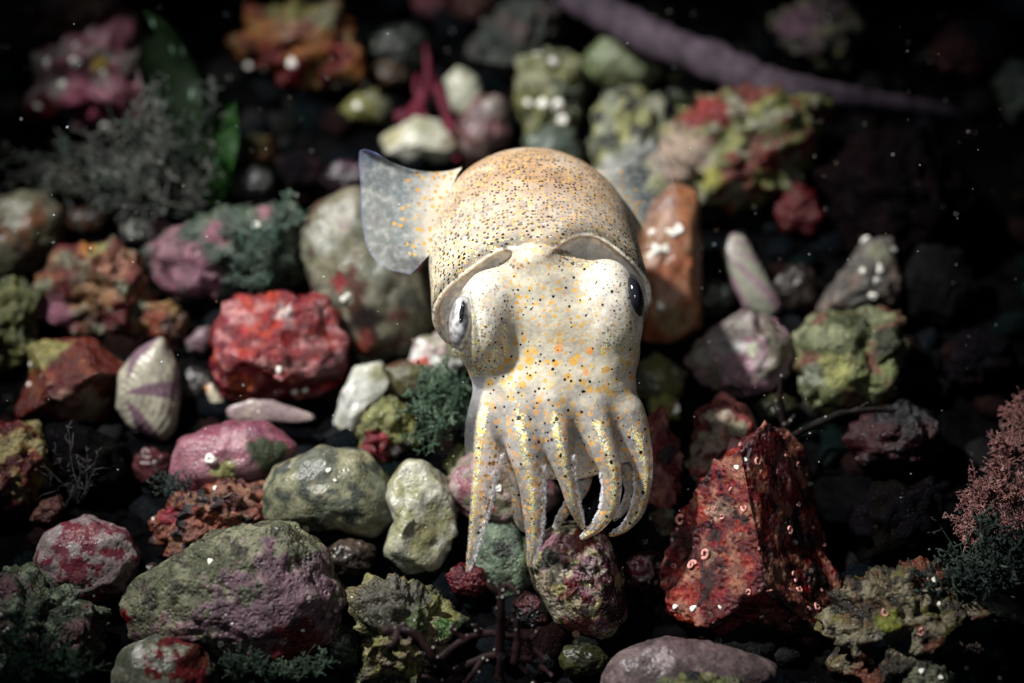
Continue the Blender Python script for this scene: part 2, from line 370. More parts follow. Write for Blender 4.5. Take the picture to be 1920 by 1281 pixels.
R_('stone', 'olive green lumpy stone at the left edge below the beige one', [(-40,555),(35,528),(70,560),(62,615),(72,660),(30,692),(-40,690)], [OL,((.1,.12,.05),2,.0,.2),(YG,4,.2,.1)], amp=.12, lump=.2)
R_('rock', 'dark red rock with a yellow top corner and beige foot', [(28,782),(58,705),(52,655),(105,632),(180,635),(238,690),(230,740),(192,790),(100,782)], [(.2,.03,.02),((.14,.02,.015),1.5,.0,.2),((.26,.07,.04),2.5,.1,.1)], [(75,655,42,(.42,.38,.16)),(112,648,24,(.4,.36,.14)),(175,768,34,(.5,.4,.28)),(138,755,24,(.4,.22,.18))], facets=5, amp=.04, barn=[(56,682,8),(54,720,7)])
R_('rock', 'bright red rock frosted with pink, left of the squid', [(393,645),(412,578),(450,557),(540,553),(600,552),(640,618),(652,690),(622,748),(560,760),(440,755),(405,700)], [(.36,.024,.034),((.2,.010,.02),1.6,.0,.12),((.5,.05,.035),2.4,.16,.08),((.7,.3,.3),5,.17,.05),((.2,.01,.02),3,.2,.06)], [(540,590,14,(.85,.7,.65)),(590,720,26,DR),(640,690,40,(.12,.012,.02)),(460,720,24,(.6,.12,.06))], facets=5, amp=.06, lump=.1, mat='red', n=2.3, grow=1.0, barn=[(535,692,8),(552,735,9),(578,748,8)])
R_('stone', 'large pale khaki boulder with dark pits behind the left fin', [(572,462),(592,405),(660,352),(740,380),(800,465),(812,590),(765,655),(690,676),(640,622),(592,545)], [(.24,.225,.155),((.13,.13,.085),1.8,.0,.2),((.3,.28,.22),3,.1,.1),((.12,.06,.045),3.4,.3,.05)], [(688,600,28,(.03,.02,.02)),(645,530,17,(.3,.06,.06)),(685,645,20,(.3,.07,.06)),(610,455,30,(.4,.4,.34)),(720,520,24,(.25,.26,.2)),(775,560,20,(.1,.1,.08))], h=.7, amp=.04, mat='smooth', barn=[(650,565,7),(663,556,7)])
R_('pebble', 'white angular pebble between the red rock and the squid', [(620,792),(640,742),(664,692),(712,682),(728,722),(692,770),(652,822),(632,822)], [WH,((.7,.7,.6),2,.1,.2)], [(712,700,18,(.55,.55,.35)),(630,800,14,(.6,.58,.45))], facets=7, amp=.03, n=3, mat='shell')
R_('stone', 'dark olive stone behind the white angular pebble', [(722,690),(760,676),(800,690),(805,735),(760,752),(728,735)], [(.13,.12,.06),(BR,2,.1,.1)], amp=.04, mat='smooth')
R_('rock', 'small rock, olive above and red below, under the white angular pebble', [(668,822),(690,772),(740,745),(778,780),(772,838),(722,866),(682,850)], [(.24,.24,.07),(OL,2,.0,.1),(YG,4,.15,.08)], [(705,832,30,(.25,.02,.03)),(735,850,20,(.22,.02,.03)),(755,850,25,(.03,.02,.02))], amp=.12, lump=.25)
R_('pebble', 'pink and white mottled pebble behind the left eye', [(768,682),(785,638),(840,615),(885,640),(885,690),(840,712),(795,715)], [(.6,.48,.44),(WH,3,.05,.1),(KH,3,.15,.1)], [(785,690,22,(.6,.1,.07))], amp=.05, mat='pink')
R_('flat_shell_chip', 'flat mauve shell chip at the foot of the bright red rock', [(428,765),(470,750),(510,752),(560,770),(602,784),(555,792),(480,790),(436,786)], [(.4,.3,.3),((.5,.4,.36),3,.1,.1)], h=.25, amp=.03, mat='shell', zo=.15)
R_('shell_chip', 'curved cream shell chip standing beside the red rock', [(385,725),(397,718),(415,745),(425,765),(408,775),(396,760)], [CR,(OR,3,.2,.1)], h=.6, amp=.04, mat='shell')
R_('pebble', 'greyish pebble peeping from behind the bright red rock', [(350,640),(372,618),(392,612),(400,640),(382,662),(355,660)], [(.25,.2,.2),(MV,3,.1,.1)], amp=.04, mat='smooth')
R_('stone', 'pink coralline coated stone with a yellow green side, below the red rock', [(326,880),(345,822),(430,792),(498,795),(552,842),(502,890),(432,915),(348,932)], [(.40,.17,.22),((.3,.1,.14),2,.05,.2),((.48,.24,.28),3,.1,.1)], [(440,885,26,YG),(510,850,34,(.08,.1,.06)),(470,880,22,(.4,.22,.25)),(480,800,20,(.28,.1,.15))], amp=.04, mat='pink', barn=[(410,858,14)])
R_('rock', 'dark wine red pitted rock between the pink stone and the big khaki stone', [(290,980),(340,932),(420,905),(486,915),(492,968),(432,1010),(332,1042),(300,1012)], [(.12,.018,.02),((.3,.08,.045),2.6,.05,.08),(BK,3,.1,.1),((.35,.16,.1),6,.22,.05)], [(310,1010,20,(.3,.1,.05)),(385,985,28,(.33,.11,.07)),(320,965,18,(.3,.02,.04))], amp=.13, lump=.28, mat='red', lv=6, nb=2)
R_('stone', 'khaki rounded stone with grey lichen like mottling left of the cream stone', [(494,925),(520,880),(600,842),(680,850),(732,910),(737,968),(700,1000),(600,988),(512,976)], [(.32,.32,.21),((.2,.22,.16),2.2,.05,.12),((.4,.38,.25),3,.1,.1),((.09,.1,.08),4.5,.22,.06)], [(665,960,16,(.06,.07,.06)),(600,865,40,(.18,.19,.15))], amp=.03, barn=[(625,878,7),(640,895,4)], mat='smooth')
R_('pebble', 'cream waisted pebble left of the longest arm', [(726,930),(742,895),(762,866),(800,874),(850,920),(852,1000),(812,1066),(752,1064),(722,1030),(742,975)], [(.58,.57,.40),((.45,.44,.25),2,.1,.15),((.68,.66,.54),3,.1,.1)], [(800,1000,26,(.4,.38,.2)),(745,1045,20,(.45,.48,.38))], amp=.04, n=2.6, facets=3, mat='smooth')
# ---- near, sharper
R_('rock', 'big stone, green khaki on its left and scaly mauve on its right, lower left', [(242,1122),(268,1090),(315,1055),(420,1000),(530,985),(592,1020),(632,1110),(622,1200),(540,1245),(400,1215),(262,1192)], [(.24,.24,.15),((.16,.17,.1),2,.0,.15),((.34,.34,.22),3,.1,.08),((.1,.09,.06),6,.24,.04)],
   [('crust',[(470,1085,40),(560,1120,62),(525,1060,40),(460,1150,50),(400,1158,18),(520,1180,50),(600,1150,40)],(.24,.14,.175),(.55,.40,.42)),('crust',[(330,1185,22),(360,1190,16),(290,1192,12)],(.33,.15,.19),(.6,.42,.45)),(575,1195,42,(.16,.015,.02)),(540,1225,26,(.2,.02,.02)),(480,1100,18,(.17,.18,.12)),(600,1060,30,(.2,.13,.15)),(245,1150,14,(.3,.02,.03))], amp=.035, lump=.05, lv=6, barn=[(407,1042,9),(430,1193,10),(456,1215,8),(455,1150,4),(580,1166,5)], h=.7)
R_('pebble', 'round pale pink pebble blotched with crimson, lower left', [(70,1050),(90,1000),(160,970),(232,1000),(260,1050),(236,1100),(172,1130),(96,1105)], [(.44,.35,.35),((.3,.10,.12),2.4,.2,.07),((.5,.43,.41),4,.2,.05),((.26,.06,.08),5.5,.2,.05)], amp=.03, mat='pink', lv=6)
R_('rock', 'yellow and crimson rock cut off by the left edge, above the round pink pebble', [(-40,800),(60,800),(96,850),(86,900),(50,962),(-40,990)], [(.45,.33,.12),((.25,.05,.02),1.8,.05,.08),((.5,.42,.2),3,.15,.08),(DR,3,.15,.05)], [(10,970,50,(.1,.02,.02))], amp=.08, lump=.15)
R_('pebble', 'dark rust pebble at the left edge under the yellow and crimson rock', [(60,975),(75,940),(110,930),(125,950),(105,985)], [(.12,.04,.03),(BR,3,.05,.1)], amp=.06)
R_('pebble', 'grey green round pebble speckled crimson, cut off by the bottom edge', [(216,1262),(240,1215),(300,1193),(372,1205),(402,1252),(400,1330),(310,1360),(220,1330)], [(.24,.25,.19),((.14,.16,.11),2,.0,.15),((.2,.025,.03),2.6,.2,.05),((.34,.34,.26),4,.2,.06)], [(270,1213,12,(.8,.78,.72)),(380,1225,24,(.14,.04,.03))], amp=.03, lv=6, mat='smooth')
R_('rock', 'green and pink rock with furry weed in the bottom left corner', [(-40,1100),(42,1070),(100,1110),(180,1140),(192,1190),(150,1240),(60,1300),(-40,1300)], [(.12,.15,.08),((.3,.16,.17),1.8,.05,.1),((.05,.07,.04),2.5,.05,.1),(PG,5,.25,.05)], [(165,1180,34,(.22,.12,.12)),(30,1095,22,(.25,.14,.16)),(20,1190,26,(.3,.15,.17))], amp=.1, lump=.12, lv=6, barn=[(42,1163,9),(64,1190,6),(30,1135,7)])
R_('rock', 'craggy yellow olive rock behind the dark branching seaweed', [(670,1265),(692,1190),(655,1115),(720,1090),(800,1108),(862,1160),(832,1230),(752,1292),(685,1292)], [(.28,.27,.09),((.12,.13,.06),1.9,.0,.1),((.4,.38,.2),3,.1,.08),((.25,.2,.12),4,.1,.08),((.05,.06,.03),4,.24,.05)], [(735,1100,60,(.14,.13,.1)),(840,1165,26,(.06,.13,.03)),(780,1160,24,(.12,.17,.06))], amp=.13, lump=.22, lv=6, facets=4)
R_('stone', 'round pink and white pebble seen through the left arms', [(838,910),(868,862),(930,840),(1000,862),(1045,925),(1005,972),(930,986),(870,960)], [(.5,.33,.34),((.62,.5,.46),2.2,.0,.12),((.34,.14,.17),3,.12,.08),((.3,.28,.2),4,.2,.06)], [(948,895,20,(.3,.24,.16)),(920,950,10,(.25,.02,.03))], amp=.04, lump=.08, mat='pink', barn=[(938,912,9)])
R_('pebble', 'yellow green pebble between the cream stone and the squid arms', [(835,870),(858,835),(890,840),(900,880),(860,910)], [(.4,.42,.22),(OL,3,.1,.1)], amp=.05)
R_('stone', 'pale sea green stone below the pink pebble and the left arms', [(888,1015),(920,985),(965,985),(1005,1035),(1002,1092),(950,1132),(900,1092)], [(.18,.25,.17),((.1,.14,.1),2,.05,.12),((.25,.32,.22),3,.1,.08)], [(945,1025,18,(.03,.04,.03))], amp=.05, zo=-.25)
R_('pebble', 'dark red pebble under the tip of the longest arm', [(838,1080),(862,1058),(905,1066),(918,1095),(890,1120),(850,1110)], [(.13,.012,.02),(DR,3,.1,.1)], amp=.05)
R_('pebble', 'dark wine pebble behind the upright seaweed fork', [(965,1130),(985,1110),(1015,1125),(1030,1165),(1000,1180),(970,1165)], [(.09,.015,.02),(BK,3,.05,.1)], amp=.05)
R_('stone', 'cone shaped stone crusted cream, crimson and mauve, held by the arm tips', [(984,1050),(990,1015),(1035,985),(1090,976),(1138,1000),(1165,1070),(1182,1150),(1150,1192),(1100,1198),(1062,1188),(1030,1150),(1000,1095)], [(.85,.78,.54),((.2,.03,.025),2.4,.26,.05),((.36,.17,.2),2.9,.26,.03,(.55,.4,.42)),((.5,.44,.2),4,.18,.05),((.03,.03,.02),4.5,.2,.04)], [(1030,1130,26,(.55,.5,.38)),(1012,1090,24,(.58,.48,.34)),('crust',[(1088,1095,11),(1080,1075,9),(1098,1112,9)],(.42,.2,.25),(.75,.55,.55)),('crust',[(1068,1028,14),(1055,1042,9)],(.4,.2,.24),(.75,.55,.55)),('crust',[(1062,1082,9),(1072,1100,8)],(.16,.012,.016),(.35,.1,.1)),('crust',[(1115,1045,16),(1122,1068,12)],(.09,.02,.03),(.6,.42,.45)),(1090,1005,22,(.18,.03,.02)),(1040,1060,15,(.6,.56,.42)),(1085,1160,26,(.3,.1,.09)),(1150,1120,30,(.05,.02,.02)),(1070,1120,18,(.56,.48,.3))], amp=.022, lump=.02, lv=6, zo=.0, dep=16.55, h=1.0, n=2.3, grow=1.0)
R_('rock', 'large crimson wedge shaped rock covered in tiny worm tubes, lower right', [(1250,1132),(1278,1000),(1322,912),(1392,836),(1450,812),(1520,850),(1560,960),(1580,1100),(1540,1192),(1405,1192),(1290,1168)], [(.28,.012,.018),((.12,.006,.010),2.2,-.02,.1),((.38,.04,.026),3,.18,.08),((.04,.006,.008),4.5,.14,.05),((.5,.2,.14),5,.26,.05)], [(1365,1140,38,(.16,.012,.014)),(1445,1062,22,(.45,.22,.15)),(1345,955,18,(.5,.3,.22)),(1325,1035,12,(.42,.26,.18)),(1510,980,46,(.025,.012,.012)),(1540,1080,32,(.02,.012,.01)),(1470,880,30,(.08,.012,.014)),(1400,1010,22,(.22,.02,.015))], cuts=[(-.62,.12,.7,.52),(.72,.3,.62,.34),(.1,-.7,.7,.7)], amp=.045, lump=.1, mat='red', lv=6, worms=30, barn=[(1265,1135,7),(1297,1137,9),(1375,870,7),(1392,860,6),(1345,1130,5),(1420,1150,6)], n=2.3, h=.8)  # near-black blobs on the right paint the wedge's shaded side
R_('stone', 'grey mauve smooth stone cut off by the bottom edge, right of the seaweed', [(1138,1265),(1170,1222),(1250,1200),(1350,1214),(1450,1248),(1430,1330),(1300,1370),(1140,1340)], [(.24,.17,.18),((.3,.22,.22),2.5,.1,.12),((.16,.12,.12),4,.15,.08)], amp=.025, lv=6, mat='smooth', h=.6)
R_('stone', 'green yellow crusted stone in front of the grey mauve stone at the bottom edge', [(1205,1290),(1240,1262),(1300,1255),(1370,1268),(1410,1300),(1380,1350),(1260,1350)], [(.16,.18,.09),(OL,2,.0,.1),((.3,.26,.16),4,.1,.08),(BK,4,.2,.05)], amp=.08, lump=.15, zo=.25)
R_('rock', 'knobbly brown and olive rock with white flecks, bottom right', [(1558,1190),(1582,1122),(1650,1075),(1722,1063),(1785,1080),(1832,1150),(1850,1222),(1780,1272),(1620,1292)], [(.18,.13,.07),((.2,.18,.06),2,.0,.1),((.22,.07,.04),2.6,.08,.08),((.38,.33,.22),3.6,.14,.07),((.04,.03,.02),4,.18,.06)], [(1730,1105,24,(.5,.42,.3)),(1635,1180,16,(.65,.6,.5)),(1645,1150,20,(.32,.34,.06)),(1800,1220,50,(.04,.025,.02))], amp=.11, lump=.22, lv=6, barn=[(1735,1078,8),(1740,1120,7),(1690,1070,6)], worms=3)
R_('pebble', 'small dark green pebble with white barnacles at the bottom edge, right', [(1690,1270),(1720,1240),(1765,1245),(1790,1275),(1760,1320),(1705,1315)], [(.05,.06,.035),(KH,4,.15,.08)], amp=.06, mat='crust', barn=[(1722,1252,8),(1756,1266,6)], zo=.3)
R_('rock', 'pinkish red knobbly rock to the right of the arms', [(1202,790),(1240,775),(1272,845),(1274,935),(1235,972),(1192,925),(1185,850)], [(.38,.06,.06),((.18,.02,.025),2,.0,.12),((.55,.25,.22),3,.1,.08)], [(1245,850,18,BK),(1240,910,26,(.5,.2,.17))], amp=.12, lump=.22, mat='red')
R_('pebble', 'khaki grey pebble below the knobbly red rock', [(1218,970),(1238,950),(1262,958),(1268,995),(1240,1010)], [(.2,.2,.14),(BR,3,.1,.1)], amp=.05)
R_('rock', 'red and cream mottled oval rock above the crimson wedge', [(1292,862),(1310,782),(1350,744),(1400,768),(1422,830),(1392,882),(1330,912),(1300,895)], [(.4,.06,.05),((.2,.02,.025),2,.0,.1),((.6,.5,.38),2.4,.1,.07),((.6,.2,.18),4,.15,.06)], [(1375,800,18,(.5,.45,.3)),(1320,830,18,(.65,.5,.4)),(1390,860,18,(.3,.3,.16))], amp=.06, mat='red')
# ---- right of the squid
R_('stone', 'pink and white knuckled stone right of the squid head', [(1284,680),(1330,622),(1400,584),(1460,608),(1486,670),(1452,722),(1400,748),(1330,722)], [(.46,.26,.32),((.4,.36,.34),2,.05,.12),((.56,.38,.44),3,.1,.08),((.22,.2,.15),3,.2,.06)], [(1310,665,26,(.3,.27,.22)),(1402,655,13,(.7,.72,.55)),(1378,650,14,(.75,.72,.7)),(1415,622,14,(.15,.11,.09)),(1380,615,24,(.4,.36,.32))], amp=.06, lump=.1, facets=3, mat='pink')
R_('stone', 'grey stone with a curled white worm case, upper right of the pink stone', [(1528,588),(1560,540),(1622,455),(1668,450),(1686,540),(1672,572),(1580,588)], [(.25,.22,.2),((.17,.16,.14),2,.0,.15),((.3,.22,.18),3,.1,.08)], [(1640,480,22,(.3,.3,.2))], amp=.05, barn=[(1622,452,12),(1668,470,9),(1605,510,8),(1640,508,10),(1632,530,9),(1628,558,10)])
R_('stone', 'yellow green ridged stone at the edge of the dark on the right', [(1494,640),(1520,602),(1590,580),(1688,580),(1692,640),(1672,740),(1625,772),(1552,786),(1506,742)], [(.3,.34,.14),((.36,.38,.22),2,.0,.12),((.12,.14,.06),2.6,.08,.08),((.28,.12,.08),3,.24,.05)], [(1660,640,34,(.08,.09,.05)),(1585,745,18,(.32,.14,.1)),(1515,700,22,(.42,.45,.34)),(1555,690,30,(.42,.42,.16))], amp=.08, lump=.12, facets=3)
R_('stone', 'orange brown block of stone with white barnacles, behind the right fin', [(1190,500),(1218,402),(1258,356),(1304,368),(1310,500),(1310,602),(1262,642),(1200,634)], [(.46,.2,.11),((.36,.13,.07),1.8,.0,.15),((.52,.28,.17),3,.1,.1)], [(1255,600,26,(.35,.25,.14)),(1235,375,24,(.3,.12,.07))], amp=.04, mat='smooth', n=2.8, barn=[(1225,470,15),(1262,432,13),(1255,448,12),(1222,442,11),(1215,482,11),(1245,466,11),(1213,572,9),(1232,572,10)])
R_('pebble', 'olive pebble tucked under the orange brown block', [(1184,690),(1232,664),(1286,700),(1272,740),(1222,752),(1190,735)], [(.17,.16,.08),(OL,2.5,.05,.12),((.1,.1,.07),3,.1,.1)], amp=.05, mat='smooth')
R_('pebble', 'small yellow green pebble with a white snail, below the olive one', [(1212,755),(1245,735),(1272,752),(1270,785),(1230,795)], [(.36,.36,.12),(OL,3,.05,.1),(PK,3,.2,.08)], amp=.1, lump=.2, barn=[(1267,767,11)])
# ---- behind the squid
R_('rock', 'long yellow green rock with a red top and pinkish end, upper right', [(1226,300),(1270,232),(1340,187),(1430,176),(1532,187),(1540,240),(1502,310),(1472,362),(1402,372),(1320,392),(1245,335)], [(.38,.38,.14),((.2,.22,.08),2,.0,.12),((.42,.42,.3),2.6,.1,.1),((.25,.05,.04),3,.2,.06)], [(1268,292,52,(.55,.42,.33)),(1325,215,32,(.36,.04,.04)),(1290,225,22,(.36,.05,.05)),(1325,345,22,(.5,.48,.12)),(1375,215,20,(.45,.4,.3)),(1430,315,20,(.3,.05,.04)),(1400,270,16,(.12,.04,.03))], amp=.1, lump=.15)
R_('pebble', 'dark red pebble under the long yellow green rock', [(1455,390),(1480,345),(1520,360),(1545,405),(1520,440),(1470,430)], [(.16,.015,.02),(DR,3,.1,.1)], amp=.08)
R_('stone', 'pale green pitted stone behind the squid, beside the right fin', [(1114,285),(1120,192),(1180,170),(1240,180),(1254,250),(1222,322),(1130,342)], [(.44,.46,.33),((.3,.34,.24),2,.0,.12),((.5,.5,.22),3,.1,.1),((.06,.06,.05),3.5,.22,.06)], [(1150,320,28,(.75,.76,.7)),(1225,195,20,(.45,.45,.33)),(1195,255,18,(.1,.09,.07)),(1190,290,24,(.6,.62,.55))], amp=.09, lump=.18)  # near-white blob low on the left is a painted highlight
R_('stone', 'olive knobbly stone with white bumps above the squid', [(970,200),(976,122),(1030,92),(1085,112),(1090,190),(1070,252),(1002,272)], [(.3,.3,.12),((.18,.19,.1),2,.0,.12),((.4,.4,.25),3,.15,.1)], [(1060,190,30,(.13,.15,.1))], amp=.1, lump=.2, barn=[(1045,205,16),(1015,200,14),(1055,232,13),(1008,112,11),(1035,125,11),(990,198,10)])
R_('stone', 'dull sea green stone just behind the top of the squid', [(985,258),(1030,238),(1075,248),(1092,300),(1040,330),(990,310)], [(.16,.19,.13),((.1,.13,.1),2,.05,.12)], amp=.04, mat='smooth')
R_('stone', 'pale green smooth stone under the mauve stem', [(1098,112),(1130,72),(1200,80),(1242,132),(1205,172),(1150,172),(1110,150)], [(.28,.34,.17),((.34,.38,.24),2,.0,.15)], [(1150,160,40,(.15,.17,.09))], amp=.04, mat='smooth')
R_('pebble', 'yellowish pebble against the lower side of the mauve stem', [(1245,120),(1270,105),(1310,120),(1318,158),(1280,168),(1250,150)], [(.36,.36,.22),(OL,3,.1,.1)], amp=.08, lump=.12, barn=[(1262,215,7)])
R_('rock', 'purple pink knobbly stone above the mauve stem, upper right', [(1448,60),(1470,22),(1522,0),(1582,8),(1606,50),(1592,110),(1552,137),(1492,102)], [(.3,.18,.24),((.12,.12,.1),2,.0,.1),((.36,.34,.22),2.8,.1,.08)], [(1495,50,34,(.36,.2,.28)),(1555,115,24,(.45,.43,.22)),(1585,45,24,(.42,.36,.26)),(1545,45,16,(.08,.07,.07))], amp=.1, lump=.22, nb=3)
R_('pebble', 'white angular stone at the upper left of the squid', [(717,258),(780,220),(822,230),(857,275),(832,302),(770,302),(730,287)], [(.74,.73,.58),((.8,.8,.72),2,.05,.15)], [(735,255,22,(.6,.56,.36)),(790,235,20,(.55,.56,.38)),(845,270,16,(.35,.3,.22))], facets=6, amp=.03, n=2.9, mat='shell')
R_('pebble', 'white oval pebble leaning on a mauve brown stone above the squid', [(834,150),(860,125),(895,148),(912,198),(882,226),(848,205)], [(.66,.67,.55),((.55,.55,.42),2,.1,.15)], amp=.03, mat='shell', zo=.25)
R_('stone', 'mauve brown stone under the white oval pebble', [(858,230),(895,185),(943,188),(957,260),(905,302),(870,290)], [(.2,.1,.1),((.3,.22,.2),2,.15,.12),((.12,.05,.06),2.6,.1,.1)], [(925,205,22,(.35,.3,.27))], amp=.05, mat='smooth')
R_('rock', 'orange and crimson craggy rock with white barnacles, top left of centre', [(448,90),(490,30),(560,8),(640,20),(672,90),(692,130),(652,160),(560,166),(508,132)], [(.34,.2,.06),((.28,.06,.03),1.7,.0,.1),((.24,.25,.09),2.4,.1,.08),((.5,.2,.06),3,.12,.08),((.2,.01,.02),2.5,.16,.06)], [(520,115,24,(.22,.014,.02)),(550,60,28,(.4,.22,.14)),(610,100,22,(.5,.2,.06)),(635,110,18,(.3,.02,.02)),(610,40,24,(.34,.32,.2)),(560,25,30,(.3,.28,.1))], amp=.12, lump=.24, barn=[(558,128,13),(630,158,11),(465,122,9),(498,132,8),(660,138,11),(690,160,9),(655,155,8)])
R_('pebble', 'small olive pebble below the orange and crimson rock', [(640,205),(668,180),(705,170),(728,200),(720,228),(660,225)], [(.26,.25,.08),(KH,3,.1,.1)], amp=.06, barn=[(672,202,10)])
R_('pebble', 'dusky pink pebble cut off by the top edge, left of centre', [(770,-20),(800,-35),(835,-20),(842,20),(815,40),(780,25)], [(.3,.1,.12),(MV,2,.1,.12)], amp=.05)
R_('stone', 'red brown stone cut off by the top edge beside the dusky pink pebble', [(850,-25),(900,-40),(930,-15),(925,25),(885,45),(852,25)], [(.22,.08,.05),((.14,.05,.04),2,.0,.12)], amp=.06)
R_('rock', 'dark grey green weedy rock between the red seaweed and the mauve stem', [(880,90),(930,20),(1000,-10),(1050,20),(1035,80),(985,140),(920,135)], [(.05,.065,.055),((.09,.1,.085),2.2,.05,.1),((.14,.1,.1),3,.2,.08)], amp=.1, lump=.15)
R_('stone', 'beige stone cut off by the top right corner', [(1855,-10),(1880,-40),(1950,-40),(1950,40),(1900,42),(1866,22)], [(.5,.36,.27),((.4,.22,.16),2,.1,.12)], amp=.04, mat='smooth')
R_('stone', 'grey green stone at the right edge below the beige corner stone', [(1865,160),(1895,115),(1950,115),(1950,215),(1900,222)], [(.14,.18,.14),((.2,.24,.2),2,.05,.12)], amp=.08, lump=.1)
R_('rock', 'deep red rock lost in the dark, upper right', [(1730,110),(1775,50),(1830,35),(1875,80),(1870,140),(1800,155)], [(.09,.012,.012),(BK,2,.0,.12)], amp=.1, lump=.12)  # BK layer paints the surrounding dark into its colour
R_('rock', 'large blackish rock in the shade right of the long yellow green rock', [(1545,330),(1600,260),(1720,250),(1800,320),(1810,430),(1720,500),(1600,470)], [(.006,.005,.006),((.01,.006,.007),2,.0,.15)], amp=.08, lump=.1, mat='gravel')  # near-black albedo paints the unlit right of the scene
R_('stone', 'dark grey disc shaped stone in the shade beside the grey stone', [(1690,520),(1730,460),(1800,470),(1830,540),(1780,610),(1710,590)], [(.014,.014,.015),((.009,.009,.009),2,.0,.12)], amp=.04, h=.5, mat='gravel')  # shade on the disc is put into its dark albedo
R_('stone', 'dim wine red stone right of the yellow green ridged stone', [(1585,830),(1620,785),(1700,755),(1760,790),(1755,850),(1680,880),(1610,870)], [(.05,.008,.012),(BK,2,.0,.12)], amp=.08, lump=.1)  # darkened with BK to paint the missing light here
R_('stone', 'dim brown stone in the dark at the right, above the pink tufted weed', [(1760,660),(1820,620),(1890,640),(1900,700),(1830,730),(1775,710)], [(.016,.009,.008),(BK,2,.0,.12)], amp=.06, mat='gravel')  # albedo lowered, the darkness is in the colour
R_('stone', 'blackish brown stone in the dark left of the pink tufted weed', [(1600,960),(1650,910),(1740,910),(1770,980),(1720,1050),(1630,1040)], [(.008,.007,.006),(BK,2,.0,.12)], amp=.08, lump=.1, mat='gravel')  # near-black colour paints the dark it lies in
R_('pebble', 'dim purple brown pebble under the left fin tip', [(520,300),(560,285),(605,310),(600,350),(545,355)], [(.03,.018,.02),(BK,2,.1,.12)], amp=.06, mat='gravel')  # dimness painted in by low albedo
R_('pebble', 'dim yellowish pebble beside the green leaf blade', [(450,280),(470,250),(510,260),(515,300),(475,320)], [(.04,.04,.022),(BR,2,.1,.1)], amp=.06, mat='gravel')  # gap dimness is put into the low albedo
R_('stone', 'dark green stone lost in the gap above the pink coralline stone', [(90,800),(150,800),(230,840),(240,900),(160,930),(105,880)], [(.006,.007,.006),(BK,2,.0,.12)], amp=.07, mat='gravel')  # near-black colour paints the shade of the gap
# stones wedged in the gaps, their dimness painted in as dark albedo
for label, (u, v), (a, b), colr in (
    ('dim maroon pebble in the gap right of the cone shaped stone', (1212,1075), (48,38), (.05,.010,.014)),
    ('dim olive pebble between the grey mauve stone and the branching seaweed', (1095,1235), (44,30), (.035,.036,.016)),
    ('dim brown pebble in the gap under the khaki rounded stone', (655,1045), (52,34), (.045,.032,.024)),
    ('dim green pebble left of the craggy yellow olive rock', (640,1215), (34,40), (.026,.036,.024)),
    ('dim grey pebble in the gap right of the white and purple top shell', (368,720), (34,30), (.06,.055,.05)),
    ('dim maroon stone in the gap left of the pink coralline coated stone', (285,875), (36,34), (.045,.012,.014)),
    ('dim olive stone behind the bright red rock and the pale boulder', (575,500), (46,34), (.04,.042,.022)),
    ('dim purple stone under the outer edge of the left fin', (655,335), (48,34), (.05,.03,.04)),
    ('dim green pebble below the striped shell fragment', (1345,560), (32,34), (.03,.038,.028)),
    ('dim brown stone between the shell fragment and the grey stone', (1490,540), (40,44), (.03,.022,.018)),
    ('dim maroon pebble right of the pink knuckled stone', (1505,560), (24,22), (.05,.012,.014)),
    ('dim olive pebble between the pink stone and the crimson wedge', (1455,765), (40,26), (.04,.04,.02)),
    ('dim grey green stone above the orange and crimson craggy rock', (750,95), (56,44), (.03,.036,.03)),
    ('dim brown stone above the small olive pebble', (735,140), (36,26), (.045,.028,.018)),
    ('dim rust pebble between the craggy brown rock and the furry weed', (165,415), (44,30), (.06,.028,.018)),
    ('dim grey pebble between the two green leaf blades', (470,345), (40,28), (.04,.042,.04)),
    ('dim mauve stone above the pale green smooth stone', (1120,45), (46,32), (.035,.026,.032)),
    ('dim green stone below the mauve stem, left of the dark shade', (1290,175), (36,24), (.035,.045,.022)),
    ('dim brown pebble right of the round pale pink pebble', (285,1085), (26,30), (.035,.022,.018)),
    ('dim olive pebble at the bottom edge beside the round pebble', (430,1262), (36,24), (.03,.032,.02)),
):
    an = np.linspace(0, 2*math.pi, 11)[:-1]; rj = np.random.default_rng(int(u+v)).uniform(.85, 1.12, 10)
    R_('pebble', label, [(u+a*q*math.cos(t), v+b*q*math.sin(t)) for t, q in zip(an, rj)], [colr, (tuple(x*.5 for x in colr), 2, .0, .15), (tuple(min(1, x*2.2) for x in colr), 3.5, .2, .08)], amp=.06, lump=.05, k=.35, mat='smooth')
